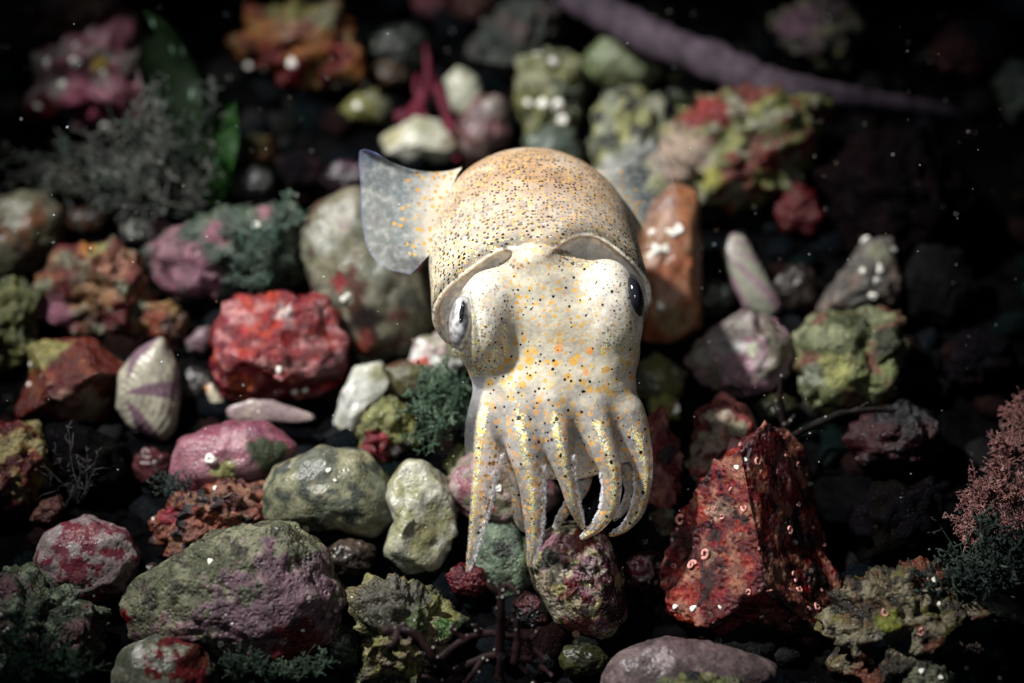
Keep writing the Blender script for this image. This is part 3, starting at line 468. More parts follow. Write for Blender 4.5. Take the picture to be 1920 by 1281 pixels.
# banded shells
def shell(name, label, outline, tip, width_deg, h, stripes, base, stripe_col, dep_k=.55):
    """a broken top shell: cone-like bulge with growth ridges and radiating bands"""
    o = rock(name, label, outline, [base, (tuple(x*.8 for x in base), 3, .12, .1)], h=h, amp=.012, mat='shell', lv=6, cat='shell')
    me = o.data; n = len(me.vertices); co = np.zeros(n*3, np.float32); me.vertices.foreach_get('co', co); co = co.reshape(-1, 3)
    c = np.zeros(n*4, np.float32); me.attributes['Col'].data.foreach_get('color', c); c = c.reshape(-1, 4)
    x, y = co@AX, co@AY; d = np.linalg.norm(co.astype(float)+np.array(o.location)-cam_pos, axis=1).mean()
    lx, ly = x-tip[0]*d/FPX, y+tip[1]*d/FPX
    a = np.arctan2(ly, lx); r = np.hypot(lx, ly)
    w = a*width_deg+.5*pnoise(np.stack([x*3, y*3, y*0], 1), 5)+r*1.6
    m = sstep(.62, .85, .5+.5*np.sin(w))[:, None]*stripes
    m = m*sstep(.03, .10, lx)[:, None]
    c[:, :3] = c[:, :3]*(1-m)+np.array(stripe_col)*m
    me.attributes['Col'].data.foreach_set('color', c.ravel().astype(np.float32))
    rid = .0025*np.sin(r*90); V = co+(AZ*rid[:, None]); me.vertices.foreach_set('co', V.astype(np.float32).ravel()); me.update()
    return o
shell('top_shell', 'white top shell with purple bands standing beside the dark red rock', [(306,634),(312,655),(330,690),(336,740),(327,800),(305,824),(250,802),(222,762),(226,702),(258,660)], (-46, 6), 5.6, .6, .9, (.62,.58,.46), (.09,.045,.07))
shell('top_shell', 'purple and white striped shell fragment above the pink knuckled stone', [(1355,470),(1374,440),(1398,450),(1422,492),(1450,545),(1462,575),(1440,592),(1398,577),(1370,530)], (-70, -60), 17, .45, .85, (.50,.50,.40), (.17,.10,.13))
# ------------------------------------------------------------------ the squid: one continuous body grown from a distance field
U = D/FPX                                        # cm per photo pixel at the animal
def C3(u, v, z):                                 # photo pixel + height towards the camera (px) -> camera space, cm
    dep = D-z*U; return np.array([(u-960)/FPX*dep, -(v-640.5)/FPX*dep, -dep])
def to_world(P): P = np.asarray(P, float); return cam_pos+P[..., :1]*AX+P[..., 1:2]*AY+P[..., 2:3]*AZ
def nrmz(a): a = np.asarray(a, float); return a/np.linalg.norm(a)
def smin(a, b, k): h = np.clip(.5+.5*(b-a)/k, 0, 1); return b*(1-h)+a*h-k*h*(1-h)
def smax(a, b, k): return -smin(-a, -b, k)
def ell(x, y, z, c, r, ax=None):
    dx, dy, dz = x-c[0], y-c[1], z-c[2]
    if ax is not None: dx, dy, dz = [dx*a[0]+dy*a[1]+dz*a[2] for a in ax]
    k0 = np.sqrt((dx/r[0])**2+(dy/r[1])**2+(dz/r[2])**2); k1 = np.sqrt((dx/r[0]**2)**2+(dy/r[1]**2)**2+(dz/r[2]**2)**2)+1e-6
    return k0*(k0-1)/k1
MC = C3(1000, 474, -110); MD = nrmz((-.11, .75, -.65)); ML = nrmz(np.array([1, .06, 0])-MD*np.dot(MD, [1, .06, 0])); MV_ = np.cross(ML, MD)
if MV_[2] < 0: MV_ = -MV_
ra, rl, rv = 196*U*1.035, 236*U*1.03, 154*U*1.03
def mantle_parts(x, y, z):
    dx, dy, dz = x-MC[0], y-MC[1], z-MC[2]
    l = dx*ML[0]+dy*ML[1]+dz*ML[2]; t = dx*MD[0]+dy*MD[1]+dz*MD[2]; w = dx*MV_[0]+dy*MV_[1]+dz*MV_[2]
    return l, t, w
def mantle_out(x, y, z):
    l, t, w = mantle_parts(x, y, z); rad = np.sqrt((l/ra)**2+(w/rv)**2)
    tt = np.clip(t/rl, 0, 1.2); e = np.sqrt(rad**2+tt**2); back = (e-1)*165*U
    # hairline ridge where the fins root, faint wrinkles
    fr = rad-(1+.05*np.clip(t, -1, 0)**2); front = fr*175*U
    return np.where(t > 0, back, front)
def rim_t(l): return (-150*U-.0*l)+20*U*np.exp(-((l+70*U)/(50*U))**2)+44*U*np.exp(-((l-100*U)/(62*U))**2)-18*U*np.exp(-((l-5*U)/(28*U))**2)
EYES = [(C3(908, 604, 84), (56*U, 94*U, 70*U), -.10), (C3(1149, 582, 84), (55*U, 94*U, 70*U), .16)]
def rot2(a): return [np.array([math.cos(a), math.sin(a), 0]), np.array([-math.sin(a), math.cos(a), 0]), np.array([0, 0, 1.])]
ARMS = [  # u, v, z, radius (photo px); front ones first
 [(925,735,70,36),(913,800,82,40),(904,870,88,36),(895,945,84,28),(886,1010,76,18),(880,1045,70,12),(875,1072,66,5)],
 [(972,740,90,36),(984,825,104,37),(996,900,104,28),(1000,965,98,22),(1000,1015,90,15),(996,1045,84,10),(993,1062,80,5)],
 [(1035,755,100,36),(1047,835,114,27),(1062,895,112,19),(1075,945,100,14),(1086,975,88,9),(1092,990,80,5)],
 [(1105,770,92,36),(1132,840,106,26),(1148,900,104,21),(1143,950,96,18),(1122,985,86,13),(1100,1003,78,8),(1090,1010,74,5)],
 [(1172,775,62,36),(1199,845,66,24),(1207,900,64,18),(1197,955,58,15),(1175,987,52,10),(1155,1000,48,7),(1143,1005,46,4)],
 [(950,800,30,30),(968,860,24,24),(974,925,18,19),(977,970,14,17),(982,990,12,10)],
 [(1090,800,20,34),(1098,870,10,20),(1092,915,8,15),(1068,950,14,12),(1050,975,20,9),(1042,992,24,6)],
 [(1160,810,10,28),(1180,880,0,17),(1184,925,-2,12),(1166,960,2,8),(1152,975,6,5)],
]
def arm_pts(A): return [(C3(u, v, z), r*U*(.88 if v > 860 else 1.0)) for u, v, z, r in A]
def capsule(x, y, z, a, b, ra_, rb_):
    ab = b-a; L2 = ab@ab; t = np.clip(((x-a[0])*ab[0]+(y-a[1])*ab[1]+(z-a[2])*ab[2])/L2, 0, 1)
    return np.sqrt((x-a[0]-t*ab[0])**2+(y-a[1]-t*ab[1])**2+(z-a[2]-t*ab[2])**2)-(ra_+(rb_-ra_)*t)
ARMP = []
for A in ARMS:
    P = smooth_path(np.array([[*p, r] for p, r in arm_pts(A)]), 4); ARMP.append(P)
def head_sdf(x, y, z):
    d = ell(x, y, z, C3(1030, 600, 46), (118*U, 120*U, 76*U))
    d = smin(d, ell(x, y, z, C3(1045, 722, 52), (146*U, 100*U, 74*U)), 30*U)
    d = smin(d, ell(x, y, z, C3(1054, 802, 68), (152*U, 96*U, 32*U)), 20*U)
    d = smin(d, ell(x, y, z, C3(1022, 520, 62), (84*U, 44*U, 56*U)), 26*U)
    d = smin(d, ell(x, y, z, C3(1003, 488, 92), (42*U, 26*U, 26*U)), 22*U)
    for c, r, a in EYES: d = smin(d, ell(x, y, z, c, r, rot2(a)), 42*U)
    for c in (C3(925, 690, 60), C3(1155, 665, 62)): d = smin(d, ell(x, y, z, c, (42*U, 45*U, 50*U)), 18*U)
    return d
h = .0165
lo = C3(770, 1095, -330); hi = C3(1255, 250, 180); lo[2] = -(D+2.05); hi[2] = -(D-1.0)
lo[:2] -= .05; hi[:2] += .08; lo[0] -= .1; lo[1] -= .1
nx, ny, nz = [int((hi[i]-lo[i])/h)+1 for i in range(3)]
gx = (lo[0]+h*np.arange(nx, dtype=np.float32))[:, None, None]; gy = (lo[1]+h*np.arange(ny, dtype=np.float32))[None, :, None]; gz = (lo[2]+h*np.arange(nz, dtype=np.float32))[None, None, :]
mo = mantle_out(gx, gy, gz); l_, t_, w_ = mantle_parts(gx, gy, gz)
shell_ = smax(mo, -(mo+9*U), 4*U)                # hollow cup
shell_ = smax(shell_, rim_t(l_)-t_, 8*U)
plug = smax(mo+8*U, -(t_-rim_t(l_)-16*U), 14*U)              # viscera filling the back of the cup
Fd = smin(shell_, plug, 16*U)
del mo, plug, shell_, l_, t_, w_
Fd = smin(Fd, head_sdf(gx, gy, gz), 13*U)
arms = np.full(Fd.shape, 9.0, np.float32)
for P in ARMP:
    one = np.full(Fd.shape, 9.0, np.float32)
    for i in range(len(P)-1):
        a, b = P[i, :3], P[i+1, :3]; m = max(P[i, 3], P[i+1, 3])+.16
        i0 = [max(0, int((min(a[k], b[k])-m-lo[k])/h)) for k in range(3)]; i1 = [min((nx, ny, nz)[k], int((max(a[k], b[k])+m-lo[k])/h)+2) for k in range(3)]
        sl = tuple(slice(i0[k], i1[k]) for k in range(3))
        one[sl] = np.minimum(one[sl], capsule(gx[i0[0]:i1[0]], gy[:, i0[1]:i1[1]], gz[:, :, i0[2]:i1[2]], a, b, P[i, 3], P[i+1, 3]))
    vfade = np.clip((gy-C3(0, 925, 60)[1])/(C3(0, 760, 60)[1]-C3(0, 925, 60)[1]), 0, 1)
    arms = smin(arms, one, np.maximum(.004, vfade**1.3*30*U))       # webbed near the crown, free further down
Fd = smin(Fd, arms, 16*U); del arms, one
def surface_nets(F, lo, h):
    ins = F < 0; nx, ny, nz = F.shape
    cnt = np.zeros((nx-1, ny-1, nz-1), np.int8); off = [(i, j, k) for i in (0, 1) for j in (0, 1) for k in (0, 1)]
    sh = lambda A, o: A[o[0]:nx-1+o[0], o[1]:ny-1+o[1], o[2]:nz-1+o[2]]
    for o in off: cnt += sh(ins, o)
    cells = np.argwhere((cnt > 0) & (cnt < 8)); vid = -np.ones(cnt.shape, np.int64); vid[tuple(cells.T)] = np.arange(len(cells))
    acc = np.zeros((len(cells), 3)); num = np.zeros(len(cells)); val = {o: F[cells[:, 0]+o[0], cells[:, 1]+o[1], cells[:, 2]+o[2]] for o in off}
    for a in off:
        for ax in range(3):
            if a[ax] == 0:
                b = list(a); b[ax] = 1; b = tuple(b); fa, fb = val[a], val[b]; m = (fa < 0) != (fb < 0)
                t = np.where(m, fa/np.where(m, fa-fb, 1), 0); p = np.tile(np.array(a, float), (len(cells), 1)); p[:, ax] += t
                acc[m] += p[m]; num[m] += 1
    V = lo+h*(cells+acc/num[:, None]); quads = []
    for ax in range(3):
        sl0 = [slice(None)]*3; sl1 = [slice(None)]*3; sl0[ax] = slice(0, -1); sl1[ax] = slice(1, None)
        A, B = ins[tuple(sl0)], ins[tuple(sl1)]; e = np.argwhere(A != B); b1, b2 = (ax+1) % 3, (ax+2) % 3
        e = e[(e[:, b1] > 0) & (e[:, b2] > 0) & (e[:, b1] < F.shape[b1]-1) & (e[:, b2] < F.shape[b2]-1)]
        fl = A[tuple(e.T)]
        def cid(d1, d2):
            q = e.copy(); q[:, b1] -= d1; q[:, b2] -= d2; return vid[tuple(q.T)]
        q = np.stack([cid(1, 1), cid(0, 1), cid(0, 0), cid(1, 0)], 1); q[~fl] = q[~fl][:, ::-1]; quads.append(q)
    return V, np.concatenate(quads)
SV, SF = surface_nets(Fd, lo, h); del Fd
# relax the net a little
E = np.concatenate([SF[:, [0, 1]], SF[:, [1, 2]], SF[:, [2, 3]], SF[:, [3, 0]]]); E = np.concatenate([E, E[:, ::-1]])
for it in range(3):
    s_ = np.zeros_like(SV); np.add.at(s_, E[:, 0], SV[E[:, 1]]); c_ = np.bincount(E[:, 0], minlength=len(SV))[:, None]; SV = SV*.5+.5*s_/np.maximum(c_, 1)
vy = 640.5+SV[:, 1]/SV[:, 2]*FPX                      # photo row of each point
# zones for the skin: R mantle, G arms, B shimmer
x, y, z = SV.T
dm = np.abs(mantle_out(x, y, z)); hd = head_sdf(x, y, z); l_, t_, w_ = mantle_parts(x, y, z)
inner = (mantle_out(x, y, z) < -9*U) & (t_ < -40*U) & (t_ > -200*U) & (hd > 5*U) & (vy < 660)
zm = sstep(-2*U, 16*U, hd-np.maximum(mantle_out(x, y, z), -50*U)*.5)*(t_ > -175*U)*sstep(14*U, 6*U, mantle_out(x, y, z))
da = np.full(len(SV), 9.); shim = np.zeros(len(SV)); flange = np.zeros(len(SV))
for ai, P in enumerate(ARMP):
    best = np.full(len(SV), 9.); side = np.zeros(len(SV)); rel = np.zeros(len(SV)); depth_ = np.zeros(len(SV))
    for i in range(len(P)-1):
        a, b = P[i, :3], P[i+1, :3]; ab = b-a; t = np.clip(((SV-a)@ab)/(ab@ab), 0, 1); q = a+t[:, None]*ab
        dd = np.linalg.norm(SV-q, axis=1); rr_ = P[i, 3]+(P[i+1, 3]-P[i, 3])*t; d2 = dd-rr_; m = d2 < best
        sd = np.cross(ab/np.linalg.norm(ab), [0, 0, 1.]); side = np.where(m, ((SV-q)@sd)/rr_, side); depth_ = np.where(m, (z-q[:, 2])/rr_, depth_)
        best = np.where(m, d2, best); rel = np.where(m, (i+t)/len(P), rel)
    near = np.abs(best) < 14*U
    da = np.minimum(da, np.abs(best)); cx = (.25, .1, -.05, -.1, -.1, 0, 0, 0)[ai]; wd = (.22, .26, .3, .3, .35, .01, .01, .01)[ai]
    shim = np.maximum(shim, near*np.exp(-((side-cx)/wd)**2)*(depth_ > 0)*sstep(0, .12, rel)*(1.0 if ai < 5 else 0))
    if ai == 0: flange = near*sstep(.42, .58, side)
vy = 640.5+SV[:, 1]/SV[:, 2]*FPX                      # photo row of each point
zarm = sstep(700, 800, vy)
shim = np.maximum(shim*sstep(725, 780, vy), 0)
for c, r, a in EYES:                                   # shimmer on the eye mounds
    e = ell(x, y, z, c, r, rot2(a)); shim = np.maximum(shim, .5*sstep(14*U, 2*U, np.abs(e))*sstep(560, 650, vy)*sstep(740, 690, vy))
shim = np.maximum(shim, .38*zm*sstep(380, 470, vy))
zones = np.stack([zm, zarm, shim], 1)
SW = to_world(SV); base_pt = to_world(C3(1030, 640, -60)); base_pt = np.array([base_pt[0], base_pt[1], to_world(C3(990, 1068, 70))[2]])
squid = empty('bobtail_squid', base_pt, 'pale orange and black spotted bobtail squid hovering over the stones with spread arms', 'squid')
bme = mesh_np('body', SW-base_pt, SF[:, ::-1], zones, 'Zone')
ta = bme.attributes.new('Tone', 'FLOAT', 'POINT'); ta.data.foreach_set('value', sstep(330, 480, vy).astype(np.float32))
ta = bme.attributes.new('Tip', 'FLOAT', 'POINT'); ta.data.foreach_set('value', sstep(820, 960, vy).astype(np.float32))
ta = bme.attributes.new('Low', 'FLOAT', 'POINT'); ta.data.foreach_set('value', sstep(610, 670, vy+40*np.abs(pnoise(SV*6, 2))).astype(np.float32))
fl_a = bme.attributes.new('Extra', 'FLOAT_COLOR', 'POINT'); ex = np.ones((len(SV), 4), np.float32)
eyem = np.zeros(len(SV))
for c, r, a in EYES: eyem = np.maximum(eyem, sstep(12*U, -2*U, ell(x, y, z, c, r, rot2(a))))
marg = sstep(8*U, 2*U, t_-rim_t(l_))*sstep(16*U, 8*U, np.abs(mantle_out(x, y, z)+6*U))*(vy < 640)*(hd > 6*U)
thin = sstep(55*U, 5*U, t_-rim_t(l_))*sstep(-14*U, -11*U, mantle_out(x, y, z))*sstep(3*U, 8*U, t_-rim_t(l_))*(vy < 640)*(hd > 7*U)
ta = bme.attributes.new('Thin', 'FLOAT', 'POINT'); ta.data.foreach_set('value', thin.astype(np.float32))
ex[:, 0] = np.maximum(inner, marg*.6); ex[:, 1] = np.clip(flange+sstep(1000, 1075, vy)*.3, 0, 1); ex[:, 2] = eyem; bme.attributes['Extra'].data.foreach_set('color', ex.ravel())

k = NT('spotted_squid_skin'); tc = k.n('ShaderNodeTexCoord'); co = tc.outputs['Object']
Z = k.sep(k.attr('Zone').outputs['Color']); EX = k.sep(k.attr('Extra').outputs['Color'])
zm_, za_, sh_ = Z[0], Z[1], Z[2]
n_lo = k.noise(co, 2.2, 3)
warp = k.n('ShaderNodeTexNoise'); k.l(co, warp.inputs['Vector']); warp.inputs['Scale'].default_value = 24; warp.inputs['Detail'].default_value = 2
wv = k.n('ShaderNodeVectorMath', operation='MULTIPLY_ADD'); k.l(warp.outputs['Color'], wv.inputs[0]); wv.inputs[1].default_value = (.007,)*3; k.l(co, wv.inputs[2]); wc = wv.outputs[0]
head = (.45, .42, .34); armc = (.47, .465, .46)
col = k.mix(zm_, head, k.mix(k.range(n_lo, .35, .65), (.27, .185, .12), (.36, .295, .235)))
tone = k.attr('Tone').outputs['Fac']
col = k.mix(k.math('MULTIPLY', k.math('MULTIPLY', zm_, tone), .7), col, (.34, .33, .29))
col = k.mix(k.math('MULTIPLY', za_, .8), col, armc)
col = k.mix(EX[0], col, (.88, .88, .84)); col = k.mix(EX[1], col, (.42, .42, .44)); col = k.mix(k.math('MULTIPLY', k.math('MULTIPLY', EX[2], k.range(k.noise(co, 3.2, 3), .35, .6)), .5), col, (.56, .55, .53))
col = k.mix(1.0, col, k.mix(k.range(k.noise(co, 7, 7, .7), .35, .65), (.72, .70, .70), (1.12, 1.1, 1.06)), 'MULTIPLY')
free = k.math('SUBTRACT', 1.0, k.math('MAXIMUM', EX[0], EX[1]), clamp=True)
def dots(scale, thr, soft, keep, rnd=.9, off=0.0):
    m = k.n('ShaderNodeVectorMath', operation='ADD'); k.l(wc, m.inputs[0]); m.inputs[1].default_value = (off, off*.7, off*1.3)
    v = k.voro(m.outputs[0], scale, rnd); r = k.sep(v.outputs['Color'])
    th = k.math('MULTIPLY', k.range(r[1], 0, 1, .65, 1.25, False), thr)
    d = k.math('SUBTRACT', th, v.outputs['Distance']); msk = k.range(d, 0, soft)
    return k.math('MULTIPLY', msk, k.math('LESS_THAN', r[0], keep)), r
nm = k.math('SUBTRACT', 1.0, zm_)
YM = []
# yellow and orange sacs
def yellow(col, scale, thr, keep, w, off, soft=.08, c1=(.52, .27, .02), c2=(.52, .33, .06)):
    m, r = dots(scale, thr, soft, keep, .85, off); m = k.math('MULTIPLY', k.math('MULTIPLY', m, w), free)
    YM.append(m); c = k.mix(r[2], c1, c2); c = k.mix(k.math('GREATER_THAN', r[2], .9), c, (.62, .24, .03)); return k.mix(k.math('MULTIPLY', m, .85), col, c)
col = yellow(col, 24, .40, .9, k.math('MULTIPLY', zm_, .72), 1.7)
hw = k.math('MULTIPLY', nm, k.math('SUBTRACT', 1.0, k.math('MULTIPLY', EX[2], .55)))
low = k.attr('Low').outputs['Fac']; hl = k.math('MULTIPLY', k.math('MULTIPLY', hw, low), k.math('SUBTRACT', 1.0, k.math('MULTIPLY', za_, .55))); hu = k.math('MULTIPLY', hw, k.math('SUBTRACT', 1.0, low))
col = yellow(col, 11.0, .38, .8, k.math('MULTIPLY', hl, .7), 4.1, .12, (.55, .37, .08), (.52, .39, .15))
col = yellow(col, 10.5, .40, 1.0, hl, 9.3, .06)
col = yellow(col, 19.0, .36, .95, hu, 9.3, .1)
col = yellow(col, 16.0, .38, .9, k.math('MULTIPLY', za_, .95), 12.3, .08, (.55, .23, .02), (.55, .31, .05))
yl = YM[0]
for q_ in YM[1:]: yl = k.math('MAXIMUM', yl, q_)
# shimmer: tiny reflective plates of many hues
vs = k.voro(co, 95, 1.0); rs = k.sep(vs.outputs['Color'])
pm = k.math('MULTIPLY', k.math('GREATER_THAN', k.math('ADD', sh_, k.math('MULTIPLY', k.range(k.noise(co, 13, 3), .3, .7), .5)), k.math('ADD', .52, k.math('MULTIPLY', rs[0], .8))), free)
ramp = k.n('ShaderNodeValToRGB'); k.l(rs[1], ramp.inputs[0]); el = ramp.color_ramp.elements
el[0].position = 0; el[0].color = (.9, .62, .04, 1); el[1].position = 1; el[1].color = (.95, .9, .7, 1)
for p_, c_ in ((.3, (.95, .85, .15, 1)), (.5, (.95, .95, .85, 1)), (.66, (.45, .95, .95, 1)), (.8, (.95, .4, .08, 1))): e_ = el.new(p_); e_.color = c_
col = k.mix(k.math('MULTIPLY', pm, .9), col, ramp.outputs[0])
# black sacs
d1, _ = dots(21.5, .37, .05, .98, .7); d2, _ = dots(13, .17, .03, .95, .85, 2.0); d3, _ = dots(17, .15, .03, .8, .8, 6.0)
d4, _ = dots(10.5, .27, .04, .6, .9, 3.0)
d0, _ = dots(26, .34, .05, .95, .75, 8.0); bl = k.math('MULTIPLY', k.math('ADD', k.math('MULTIPLY', d1, tone), k.math('MULTIPLY', d0, k.math('SUBTRACT', 1.0, tone)), clamp=True), zm_); bl = k.math('MAXIMUM', bl, k.math('MULTIPLY', d2, nm))
bl = k.math('MAXIMUM', bl, k.math('MULTIPLY', d3, nm)); bl = k.math('MAXIMUM', bl, k.math('MULTIPLY', k.math('MULTIPLY', d4, za_), k.range(sh_, .4, .8)))
d5, _ = dots(34, .33, .06, .9, .9, 5.0); bl = k.math('MAXIMUM', bl, k.math('MULTIPLY', k.math('MULTIPLY', d5, EX[2]), k.range(k.noise(co, 4.0, 3), .42, .6, .25, .95)))
bl = k.math('MULTIPLY', bl, free); col = k.mix(bl, col, (.008, .006, .008)); k.l(k.math('MULTIPLY', k.math('SUBTRACT', 1.0, bl), .28), k.p.inputs['Specular IOR Level'])
p = k.p; k.l(col, p.inputs['Base Color']); p.inputs['Roughness'].default_value = .5; p.inputs['Specular IOR Level'].default_value = .28
k.l(k.math('MULTIPLY', k.math('SUBTRACT', 1.0, k.math('MAXIMUM', bl, pm)), .92), p.inputs['Subsurface Weight']); p.inputs['Subsurface Radius'].default_value = (.12, .09, .07); p.inputs['Subsurface Scale'].default_value = 1.0
k.l(k.math('MULTIPLY', pm, .55), p.inputs['Metallic'])
hb = k.math('ADD', k.math('MULTIPLY', k.noise(co, 26, 4, .6), .6), k.math('MULTIPLY', k.math('MULTIPLY', rs[2], pm), 1.6)); k.l(k.bump(hb, .6, .025), p.inputs['Normal'])
tr = k.n('ShaderNodeBsdfTransparent'); mx = k.n('ShaderNodeMixShader')
op = k.math('SUBTRACT', 1.0, k.math('MULTIPLY', k.math('MULTIPLY', za_, k.math('SUBTRACT', 1.0, k.math('MAXIMUM', k.math('MAXIMUM', bl, pm), yl))), .44))
op = k.math('SUBTRACT', op, k.math('MULTIPLY', EX[1], .45))
thn = k.math('MULTIPLY', k.attr('Thin').outputs['Fac'], .62); op = k.math('SUBTRACT', op, k.math('MULTIPLY', thn, k.math('SUBTRACT', 1.0, bl)))
lowarm = k.attr('Tip').outputs['Fac']; op = k.math('SUBTRACT', op, k.math('MULTIPLY', lowarm, k.math('MULTIPLY', k.math('SUBTRACT', 1.0, k.math('MAXIMUM', k.math('MAXIMUM', bl, pm), yl)), .2)))
k.l(op, mx.inputs[0]); k.l(tr.outputs[0], mx.inputs[1]); k.l(p.outputs[0], mx.inputs[2]); k.l(mx.outputs[0], k.out.inputs[0])
body = link('body', bme, k.m, squid)

# suckers, one frilled row along each front arm
k = NT('clear_sucker'); k.p.inputs['Base Color'].default_value = (.74, .74, .78, 1); k.p.inputs['Roughness'].default_value = .12; k.p.inputs['Specular IOR Level'].default_value = .6
tr = k.n('ShaderNodeBsdfTransparent'); mx = k.n('ShaderNodeMixShader'); lw = k.n('ShaderNodeLayerWeight'); lw.inputs[0].default_value = .35
k.l(k.range(lw.outputs['Facing'], 0, .9, .2, .7), mx.inputs[0]); k.l(tr.outputs[0], mx.inputs[1]); k.l(k.p.outputs[0], mx.inputs[2]); k.l(mx.outputs[0], k.out.inputs[0]); M['sucker'] = k.m
vi_, fi_ = ico(3); rs_ = random.Random(5)
for ai, (P, sgn) in enumerate(zip(ARMP, (-1, -1, -1, 1, 1, -1, 1, 1))):
    bag = Bag(); i = .28*len(P); n_ = 0
    while i < len(P)-1.3:
        j = int(i); f_ = i-j; q = P[j]*(1-f_)+P[j+1]*f_; ab = nrmz(P[j+1, :3]-P[j, :3]); sd = np.cross(ab, [0, 0, 1.]); sd = nrmz(sd)*sgn
        r = (q[3]*.22+.006)*rs_.choice((.6, .8, 1, 1.25)); dirn = nrmz(sd+np.array([0, 0, (.35, -.45)[n_ % 2]])); cpt = q[:3]+dirn*q[3]*rs_.uniform(.98, 1.16)
        w = vi_.copy(); hgt = vi_@dirn; w = w*(1+.0*hgt[:, None]); cupd = np.clip(hgt-.55, 0, 1)[:, None]; w = w-dirn*cupd*1.2
        V = cpt+w*r*rs_.uniform(.85, 1.15); bag.add(to_world(V)-base_pt, fi_); n_ += 1
        i += r*rs_.uniform(.8, 1.4)/np.linalg.norm(P[j+1, :3]-P[j, :3])
    link('sucker_row', bag.mesh('sucker_row'), M['sucker'], squid)

# fins: thin see-through flaps
k = NT('clear_fin'); tc = k.n('ShaderNodeTexCoord'); co = tc.outputs['Object']; a = k.sep(k.attr('Col').outputs['Color'])  # R distance from root, G rim
v = k.voro(co, 15, .9); r = k.sep(v.outputs['Color']); dm_ = k.math('MULTIPLY', k.range(v.outputs['Distance'], .26, .34, 1, 0), k.math('LESS_THAN', r[0], k.range(a[0], .1, .85, 1.0, .0)))
v2 = k.voro(co, 19, .9); r2_ = k.sep(v2.outputs['Color']); db = k.math('MULTIPLY', k.range(v2.outputs['Distance'], .15, .2, 1, 0), k.math('LESS_THAN', r2_[0], k.range(a[0], .1, .8, 1.0, .0)))
st = k.noise(co, 14, 5, .6)
c = k.mix(a[1], k.mix(k.range(st, .35, .7), (.24, .28, .29), (.50, .52, .50)), (.18, .22, .50)); c = k.mix(k.math('SUBTRACT', 1.0, k.range(a[0], 0, .55)), c, (.72, .64, .52))
c = k.mix(dm_, c, k.mix(r[2], (.68, .30, .03), (.66, .42, .08))); c = k.mix(db, c, (.05, .03, .03)); k.l(c, k.p.inputs['Base Color']); k.p.inputs['Roughness'].default_value = .3
k.p.inputs['Subsurface Weight'].default_value = .0
al = k.math('MAXIMUM', k.range(a[0], 0, .8, .9, .25), k.math('MULTIPLY', a[1], .72)); al = k.math('ADD', al, k.range(st, .5, .75, 0, .12)); al = k.math('MULTIPLY', k.math('MAXIMUM', al, k.math('MULTIPLY', k.math('MAXIMUM', dm_, db), .9)), a[2])
tl = k.n('ShaderNodeBsdfTranslucent'); k.l(c, tl.inputs[0]); m1 = k.n('ShaderNodeMixShader'); m1.inputs[0].default_value = .35; k.l(k.p.outputs[0], m1.inputs[1]); k.l(tl.outputs[0], m1.inputs[2])
tr = k.n('ShaderNodeBsdfTransparent'); mx = k.n('ShaderNodeMixShader'); k.l(al, mx.inputs[0]); k.l(tr.outputs[0], mx.inputs[1]); k.l(m1.outputs[0], mx.inputs[2]); k.l(mx.outputs[0], k.out.inputs[0])
def fin(root, edge, wave, seed, rimk=1.0, alk=1.0):
    """root and edge: lists of (u, v, z) running the same way; the flap spans between"""
    A = smooth_path([C3(*q) for q in root], 12); B = smooth_path([C3(*q) for q in edge], 12); n = 70
    ra_ = np.linspace(0, len(A)-1, n); rb_ = np.linspace(0, len(B)-1, n)
    A = np.stack([np.interp(ra_, range(len(A)), A[:, i]) for i in range(3)], 1); B = np.stack([np.interp(rb_, range(len(B)), B[:, i]) for i in range(3)], 1)
    m = 44; s = np.linspace(0, 1, m)[None, :, None]; G = A[:, None]*(1-s)+B[:, None]*s
    q = np.linspace(0, 1, n)[:, None]; s2 = s[:, :, 0]
    G[:, :, 1] -= 26*U*np.sin(s2*3.1416)*(1-q)**2; G[:, :, 2] += wave*U*(np.sin(s2*2.6+q*3)*s2+.35*np.sin(q*9+seed)*s2)
    th_ = (.010*(1-s2)+.004)[..., None]*np.ones((n, 1, 1)); V = np.concatenate([(G+[0, 0, 1]*th_).reshape(-1, 3), (G-[0, 0, 1]*th_).reshape(-1, 3)])
    idx = np.arange(n*m).reshape(n, m); f1 = np.stack([idx[:-1, :-1], idx[1:, :-1], idx[1:, 1:], idx[:-1, 1:]], -1).reshape(-1, 4); o = n*m
    F = [f1, f1[:, ::-1]+o]
    ring = np.concatenate([idx[0, :], idx[1:, -1], idx[-1, -2::-1], idx[-2:0:-1, 0]]); r2 = np.roll(ring, -1); F.append(np.stack([ring, ring+o, r2+o, r2], 1))
    rd = np.broadcast_to(s2, (n, m)); rim = np.maximum(sstep(.95, 1, rd)*.5, sstep(.95, 1, np.maximum(q, 1-q))*sstep(.3, .6, rd)*.4); tip = sstep(.42, .1, q)*sstep(.72, 1, rd); rim = np.maximum(rim, tip*.9)
    c = np.stack([rd, rim*rimk, rd*0+alk], -1).reshape(-1, 3); c = np.concatenate([c, c])
    return link('fin', mesh_np('fin', to_world(V)-base_pt, np.concatenate(F), c), KF, squid)
KF = k.m
fin([(866,314,-150),(856,330,-140),(836,375,-110),(822,430,-90),(812,470,-75)], [(706,288,-100),(684,281,-92),(672,290,-88),(674,345,-75),(676,410,-60),(690,470,-50),(722,502,-45),(768,514,-45)], 22, 1)
fin([(1095,315,-200),(1135,360,-170),(1168,410,-130),(1188,460,-95),(1194,490,-80)], [(1222,258,-240),(1256,320,-210),(1272,385,-180),(1266,450,-150),(1243,500,-120),(1228,507,-100)], 18, 4, .15, .32)

